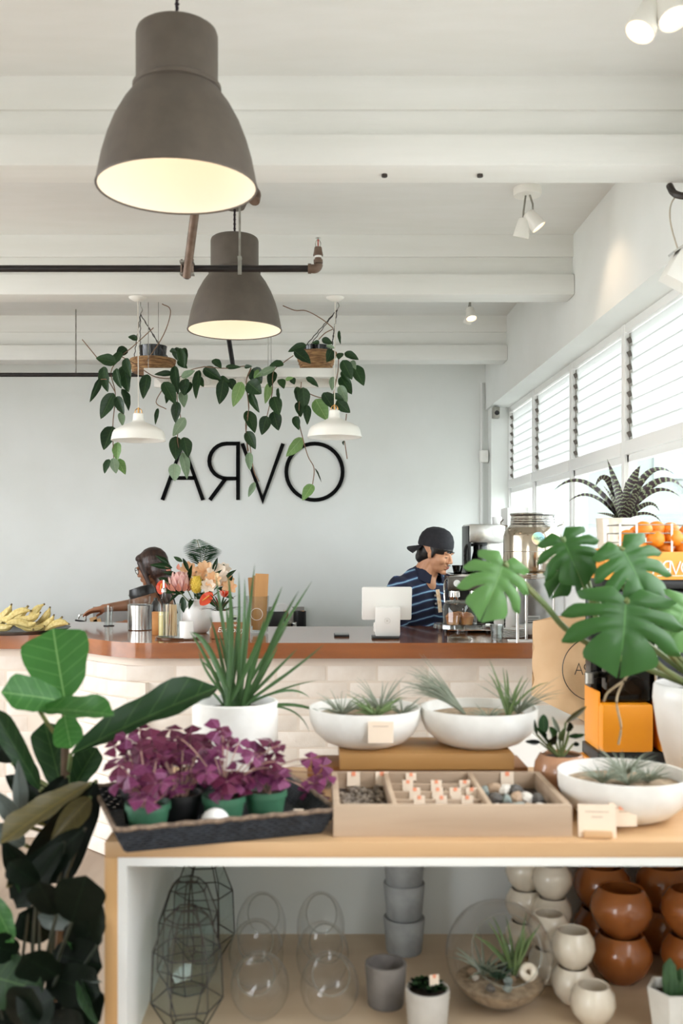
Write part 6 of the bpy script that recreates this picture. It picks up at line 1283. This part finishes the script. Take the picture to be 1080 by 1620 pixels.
for (x, z, r, h_, lb) in ((411, 1.90, .056, .125, 'clear glass bubble vase at the front beside the wire terrariums'), (521, 1.90, .056, .125, 'clear glass bubble vase at the front beside the concrete pot'), (405, 2.03, .056, .14, 'clear glass bubble vase second in the row by the wire terrariums'), (510, 2.03, .054, .135, 'clear glass bubble vase second in the row by the concrete pots'), (413, 2.16, .054, .15, 'clear glass bubble vase at the back of the row by the wire terrariums'), (507, 2.16, .052, .15, 'clear glass bubble vase at the back of the row by the concrete pots')):
    bubble(on(x, z, SF+.001), r, h_, r*.62, (jit(.2), -.8, .75), lb)
# concrete pots
def potp(r, h_, w=.006): return [(.001, 0), (r*.82, 0), (r*.86, .004), (r, h_-.003), (r*.985, h_), (r-w, h_), (r*.84-w, .01), (.001, .01)]
for k in range(3): lathe_thing('concrete_pot', potp(.046, .076), on(639, 2.21, SF+.001+.0765*k-(.014 if k == 2 else 0)), M['concrete'], ['bottom grey concrete pot of the stack', 'middle grey concrete pot of the stack', 'top grey concrete pot of the stack'][k], 'pot', 'grey concrete pots')
lathe_thing('concrete_pot', potp(.041, .082), on(610, 1.955, SF+.001), mat('dark_concrete', '#86807b', '#6b6663', .9, scale=12, bump=.2), 'single darker concrete pot standing before the stack', 'pot', 'grey concrete pots')
c = on(676, 1.85, SF+.001); t = thing('potted_succulent', 'dark rosette succulent in a ribbed pale pot', 'plant', c)
MB().lathe([(.001, 0), (.034, 0)]+[(.035+.006*q/14+(.0012 if q % 2 else 0), .004+.075*q/14) for q in range(15)]+[(.037, .079), (.034, .06), (.001, .058)], c, 32).part('pot', mat('pale_concrete', '#c9c5be', '#b9b4ac', .8, scale=14, bump=.1), t)
MB().lathe([(.001, .072), (.036, .07)], c, 20).part('soil', M['soil'], t)
for q in range(7):
    a = q*2.4; cc = c+Vector((.022*math.cos(a)*(q > 0), .022*math.sin(a)*(q > 0), .078)); ro = None
    for k in range(11):
        b = k*2.4; e = .3+.6*k/11; d = Vector((math.cos(b)*(1.2-e), math.sin(b)*(1.2-e), e)).normalized(); L = .02-.0008*k; leaf(t, 'oval', M['deep'] if k % 3 else M['fiddled'], cc, cc+d*L, .011, d+Vector((0, 0, .8)), 'leaf', .1)
card(c+Vector((.012, -.005, .085)), .018, .02, 'small price tag stuck in the ribbed succulent pot', -.1, .2, True)
# big glass globe terrarium
c = on(789, 1.955, SF+.001); g = bubble(c, .104, .204, .066, (.02, -.82, .42), 'big clear glass globe terrarium with round opening, planted inside')
rg = .104
MB().lathe([(.001, .006), (.04, .008), (.07, .026), (.085, .047), (.001, .054)], c, 32).thing('terrarium_sand', M['gravel'], 'pale gravel in the bottom of the glass globe', 'gravel')['kind'] = 'stuff'
for k in range(12):
    a = k*2.4; r_ = .02+.045*((k*5) % 12)/12; rock(c+Vector((r_*math.cos(a), r_*math.sin(a)-.01, .060)), R.uniform(.007, .012)).thing('terrarium_pebble', stm[(k*3) % 4], 'rounded pebble on the gravel inside the glass globe', 'pebble', 'pebbles in the glass globe', angle=30)
air(c+Vector((.028, -.01, .062)), 16, .115, .005, 'tall pale air plant inside the glass globe', 'airpb', up=1.2, spread=.55)
air(c+Vector((-.03, .0, .060)), 24, .08, .0036, 'darker spreading air plant inside the glass globe', 'airp', up=.7)
air(c+Vector((-.005, -.025, .06)), 16, .045, .003, 'short dark air plant at the front inside the glass globe', 'succ', up=.7)
sh_ = MB(); sh_.torus(c+Vector((.052, -.028, .075)), .011, .007, Matrix.Rotation(1.2, 3, 'X'), 20, 8); sh_.thing('sea_shell', M['creamglaze'], 'curled pale shell at the right inside the glass globe', 'shell')
# round glazed pots
def roundpot(name, c, r, h_, m, label, group, foot=False):
    pr = [(.001, 0), (r*.5, 0), (r*.56, h_*.04), (r*.86, h_*.26), (r, h_*.52), (r*.94, h_*.76), (r*.74, h_*.96), (r*.70, h_), (r*.63, h_*.98), (r*.82, h_*.74), (r*.8, h_*.3), (.001, h_*.16)]
    return lathe_thing(name, pr, c, m, label, 'pot', group, 36)
rows = [(873, 2.15, 3, ['bottom cream round pot of the rear stack', 'middle cream round pot of the rear stack', 'top cream round pot of the rear stack']), (868, 2.055, 2, ['lower cream round pot of the stack behind the globe', 'upper cream round pot of the stack behind the globe']), (906, 1.965, 2, ['lower cream round pot of the front stack', 'upper cream round pot of the front stack']), (937, 1.88, 1, ['single cream round pot at the very front']), (830, 2.2, 3, ['bottom cream round pot at the back behind the globe', 'middle cream round pot at the back behind the globe', 'top cream round pot at the back behind the globe'])]
for x, z, n, lbs in rows:
    for k in range(n): roundpot('cream_pot', on(x, z, SF+.001+.0705*k), .043, .0715, M['creamglaze'], lbs[k], 'cream round pots')
rows = [(982, 2.065, 2, ['lower caramel glazed pot of the front stack', 'upper caramel glazed pot of the front stack']), (952, 2.21, 3, ['bottom caramel glazed pot of the back stack', 'middle caramel glazed pot of the back stack', 'top caramel glazed pot of the back stack']), (1094, 2.06, 2, ['lower caramel glazed pot at the right edge', 'upper caramel glazed pot at the right edge']), (1050, 2.21, 3, ['bottom caramel glazed pot in the far right stack', 'middle caramel glazed pot in the far right stack', 'top caramel glazed pot in the far right stack'])]
for x, z, n, lbs in rows:
    for k in range(n): roundpot('caramel_pot', on(x, z, SF+.001+.0945*k), .0635, .0965, M['brownglaze'], lbs[k], 'caramel glazed pots')
# hexagonal pot with cactus
c = on(1066, 1.84, SF+.001); t = thing('potted_cactus', 'small cactus in a white hexagonal pot', 'plant', c)
MB().lathe([(.001, 0), (.038, 0), (.05, .085), (.044, .085), (.040, .06), (.001, .06)], c, 6).part('pot', M['matte'], t, angle=15); MB().lathe([(.001, .07), (.042, .068)], c, 6).part('soil', M['soil'], t)
for (dx, h_, r_) in ((-.012, .075, .013), (.014, .05, .011), (.0, .035, .014)): MB().lathe([(.001, 0), (r_*.8, .004), (r_, h_*.4), (r_*.85, h_*.8), (.001, h_)], c+Vector((dx, jit(.012), .068)), 20, rfun=lambda a, z: 1+.12*math.cos(a*7)).part('cactus', mat('cactus_green', '#2c4a2c', '#42653c', .6, scale=30) if 'cactus_green' not in bpy.data.materials else bpy.data.materials['cactus_green'], t)
card(c+Vector((.03, -.01, .075)), .018, .022, 'small price tag stuck in the hexagonal cactus pot', -.1, 0, True)

# ------------------------------------------------------------------ big plants left of the display unit
AF = crop(0, 980, 3.0857)
fc = Vector((-.56, 2.02, 0)); t = thing('fiddle_leaf_fig', 'fiddle-leaf fig with broad veined leaves in a black floor pot beside the unit', 'plant', fc)
MB().lathe([(.001, 0), (.12, 0), (.15, .32), (.16, .33), (.145, .33), (.14, .28), (.001, .28)], fc, 36).part('pot', M['black'], t); MB().lathe([(.001, .3), (.145, .295)], fc, 24).part('soil', M['soil'], t)
top = P(*AF(318, 640), 1.9)
MB().tube(curve([fc+Vector((0, 0, .28)), fc+Vector((.02, -.02, .55)), Vector((top.x-.01, 1.93, .85)), top, P(*AF(315, 430), 1.9)], 8), [.014-.008*i/32 for i in range(33)], 8).part('trunk', mat('bark', '#4a3a2c', '#5f4c3a', .9, scale=30, bump=.4), t)
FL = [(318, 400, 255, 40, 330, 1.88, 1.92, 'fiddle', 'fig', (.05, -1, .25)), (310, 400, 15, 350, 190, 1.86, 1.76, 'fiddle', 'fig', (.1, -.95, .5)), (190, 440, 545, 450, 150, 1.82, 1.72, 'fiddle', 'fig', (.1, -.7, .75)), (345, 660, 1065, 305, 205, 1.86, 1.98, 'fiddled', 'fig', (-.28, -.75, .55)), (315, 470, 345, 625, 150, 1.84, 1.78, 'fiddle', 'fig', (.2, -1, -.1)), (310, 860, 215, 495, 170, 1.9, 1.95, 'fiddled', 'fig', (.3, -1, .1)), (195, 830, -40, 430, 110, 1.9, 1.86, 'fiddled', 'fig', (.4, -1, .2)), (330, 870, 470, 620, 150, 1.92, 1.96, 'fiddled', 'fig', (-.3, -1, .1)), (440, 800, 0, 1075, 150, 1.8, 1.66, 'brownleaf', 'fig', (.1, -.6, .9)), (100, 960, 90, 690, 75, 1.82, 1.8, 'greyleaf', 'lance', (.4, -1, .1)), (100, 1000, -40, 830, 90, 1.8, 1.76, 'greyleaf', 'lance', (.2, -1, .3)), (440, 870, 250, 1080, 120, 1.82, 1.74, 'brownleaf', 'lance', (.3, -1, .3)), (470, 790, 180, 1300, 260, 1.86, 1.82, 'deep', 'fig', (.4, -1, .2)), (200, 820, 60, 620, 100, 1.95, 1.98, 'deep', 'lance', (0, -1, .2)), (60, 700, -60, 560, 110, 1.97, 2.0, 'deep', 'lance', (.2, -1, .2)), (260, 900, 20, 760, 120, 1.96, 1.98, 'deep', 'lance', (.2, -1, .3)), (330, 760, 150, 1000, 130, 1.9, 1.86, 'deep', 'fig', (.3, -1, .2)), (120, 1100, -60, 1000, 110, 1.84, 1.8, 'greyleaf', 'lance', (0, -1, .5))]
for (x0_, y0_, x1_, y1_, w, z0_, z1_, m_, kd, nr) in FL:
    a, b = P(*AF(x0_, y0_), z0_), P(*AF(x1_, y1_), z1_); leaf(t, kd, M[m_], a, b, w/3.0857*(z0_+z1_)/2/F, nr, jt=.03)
    s0 = Vector((top.x, 1.92, min(max(a.z-.05, .6), top.z))); MB().tube(bez(s0, (s0+a)/2-Vector((0, 0, .01)), a, 5), .004, 6).part('leaf_stalk', M['stem'], t)
AG = crop(0, 1230, 4.154); M['darkstem'] = mat('dark_stem', '#1f2a1c', '#33301f', .6, scale=10)
dc2 = Vector((-.50, 1.72, 0)); t = thing('shadowed_plant', 'low plant beside the unit, its near-black leaves coloured as if in shadow', 'plant', dc2)
MB().lathe([(.001, 0), (.10, 0), (.125, .25), (.13, .26), (.12, .26), (.115, .22), (.001, .22)], dc2, 32).part('pot', M['black'], t); MB().lathe([(.001, .24), (.12, .235)], dc2, 24).part('soil', M['soil'], t)
DL = [(470, 950, 560, 660, 330, 'deep', 'fig'), (600, 960, 250, 915, 130, 'greyleaf', 'fig'), (600, 1180, 440, 1080, 60, 'fiddled', 'lance'), (-60, 780, 85, 1085, 170, 'fiddle', 'oval'), (-80, 1300, 275, 1400, 330, 'fiddled', 'oval'), (520, 1300, 640, 1640, 80, 'fiddled', 'lance'), (370, 900, 250, 700, 200, 'deep', 'fig'), (330, 1050, 130, 900, 240, 'deep', 'fig'), (420, 1100, 640, 1000, 260, 'deep', 'fig'), (350, 1150, 660, 1250, 300, 'deep', 'fig'), (300, 1300, 650, 1420, 300, 'deep', 'fig'), (380, 1300, 150, 1180, 260, 'deep', 'fig'), (350, 1450, 120, 1560, 300, 'deep', 'fig'), (400, 1400, 650, 1600, 300, 'deep', 'fig'), (200, 1450, -60, 1620, 320, 'deep', 'fig'), (300, 1500, 420, 1720, 260, 'deep', 'fig'), (120, 1150, -90, 1100, 220, 'deep', 'fig'), (640, 1100, 660, 850, 140, 'deep', 'fig'), (250, 700, 60, 560, 170, 'deep', 'fig'), (180, 650, 20, 420, 160, 'deep', 'lance'), (240, 560, 40, 720, 130, 'brownleaf', 'lance'), (260, 800, 80, 640, 100, 'fiddled', 'lance'), (500, 1250, 660, 1350, 60, 'greyleaf', 'lance'), (300, 1600, 560, 1680, 260, 'deep', 'fig'), (120, 1640, 200, 1400, 280, 'deep', 'fig'), (340, 1160, 320, 1320, 60, 'fiddled', 'lance'), (560, 330, 60, 800, 240, 'deep', 'fig'), (420, 420, 100, 860, 200, 'deep', 'fig')]  # near-black filler leaves stand in for the shadow in this corner
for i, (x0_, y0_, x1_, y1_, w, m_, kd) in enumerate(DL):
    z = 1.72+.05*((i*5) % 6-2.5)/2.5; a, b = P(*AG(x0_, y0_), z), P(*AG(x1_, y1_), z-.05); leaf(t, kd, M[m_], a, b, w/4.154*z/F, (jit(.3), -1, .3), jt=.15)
    s0 = dc2+Vector((jit(.03), jit(.03), .23)); MB().tube(bez(s0, Vector((s0.x, s0.y, a.z*.8)), a, 6), .003, 5).part('leaf_stalk', M['darkstem'], t)
# potted plant leaf reaching in at the far left of the bar
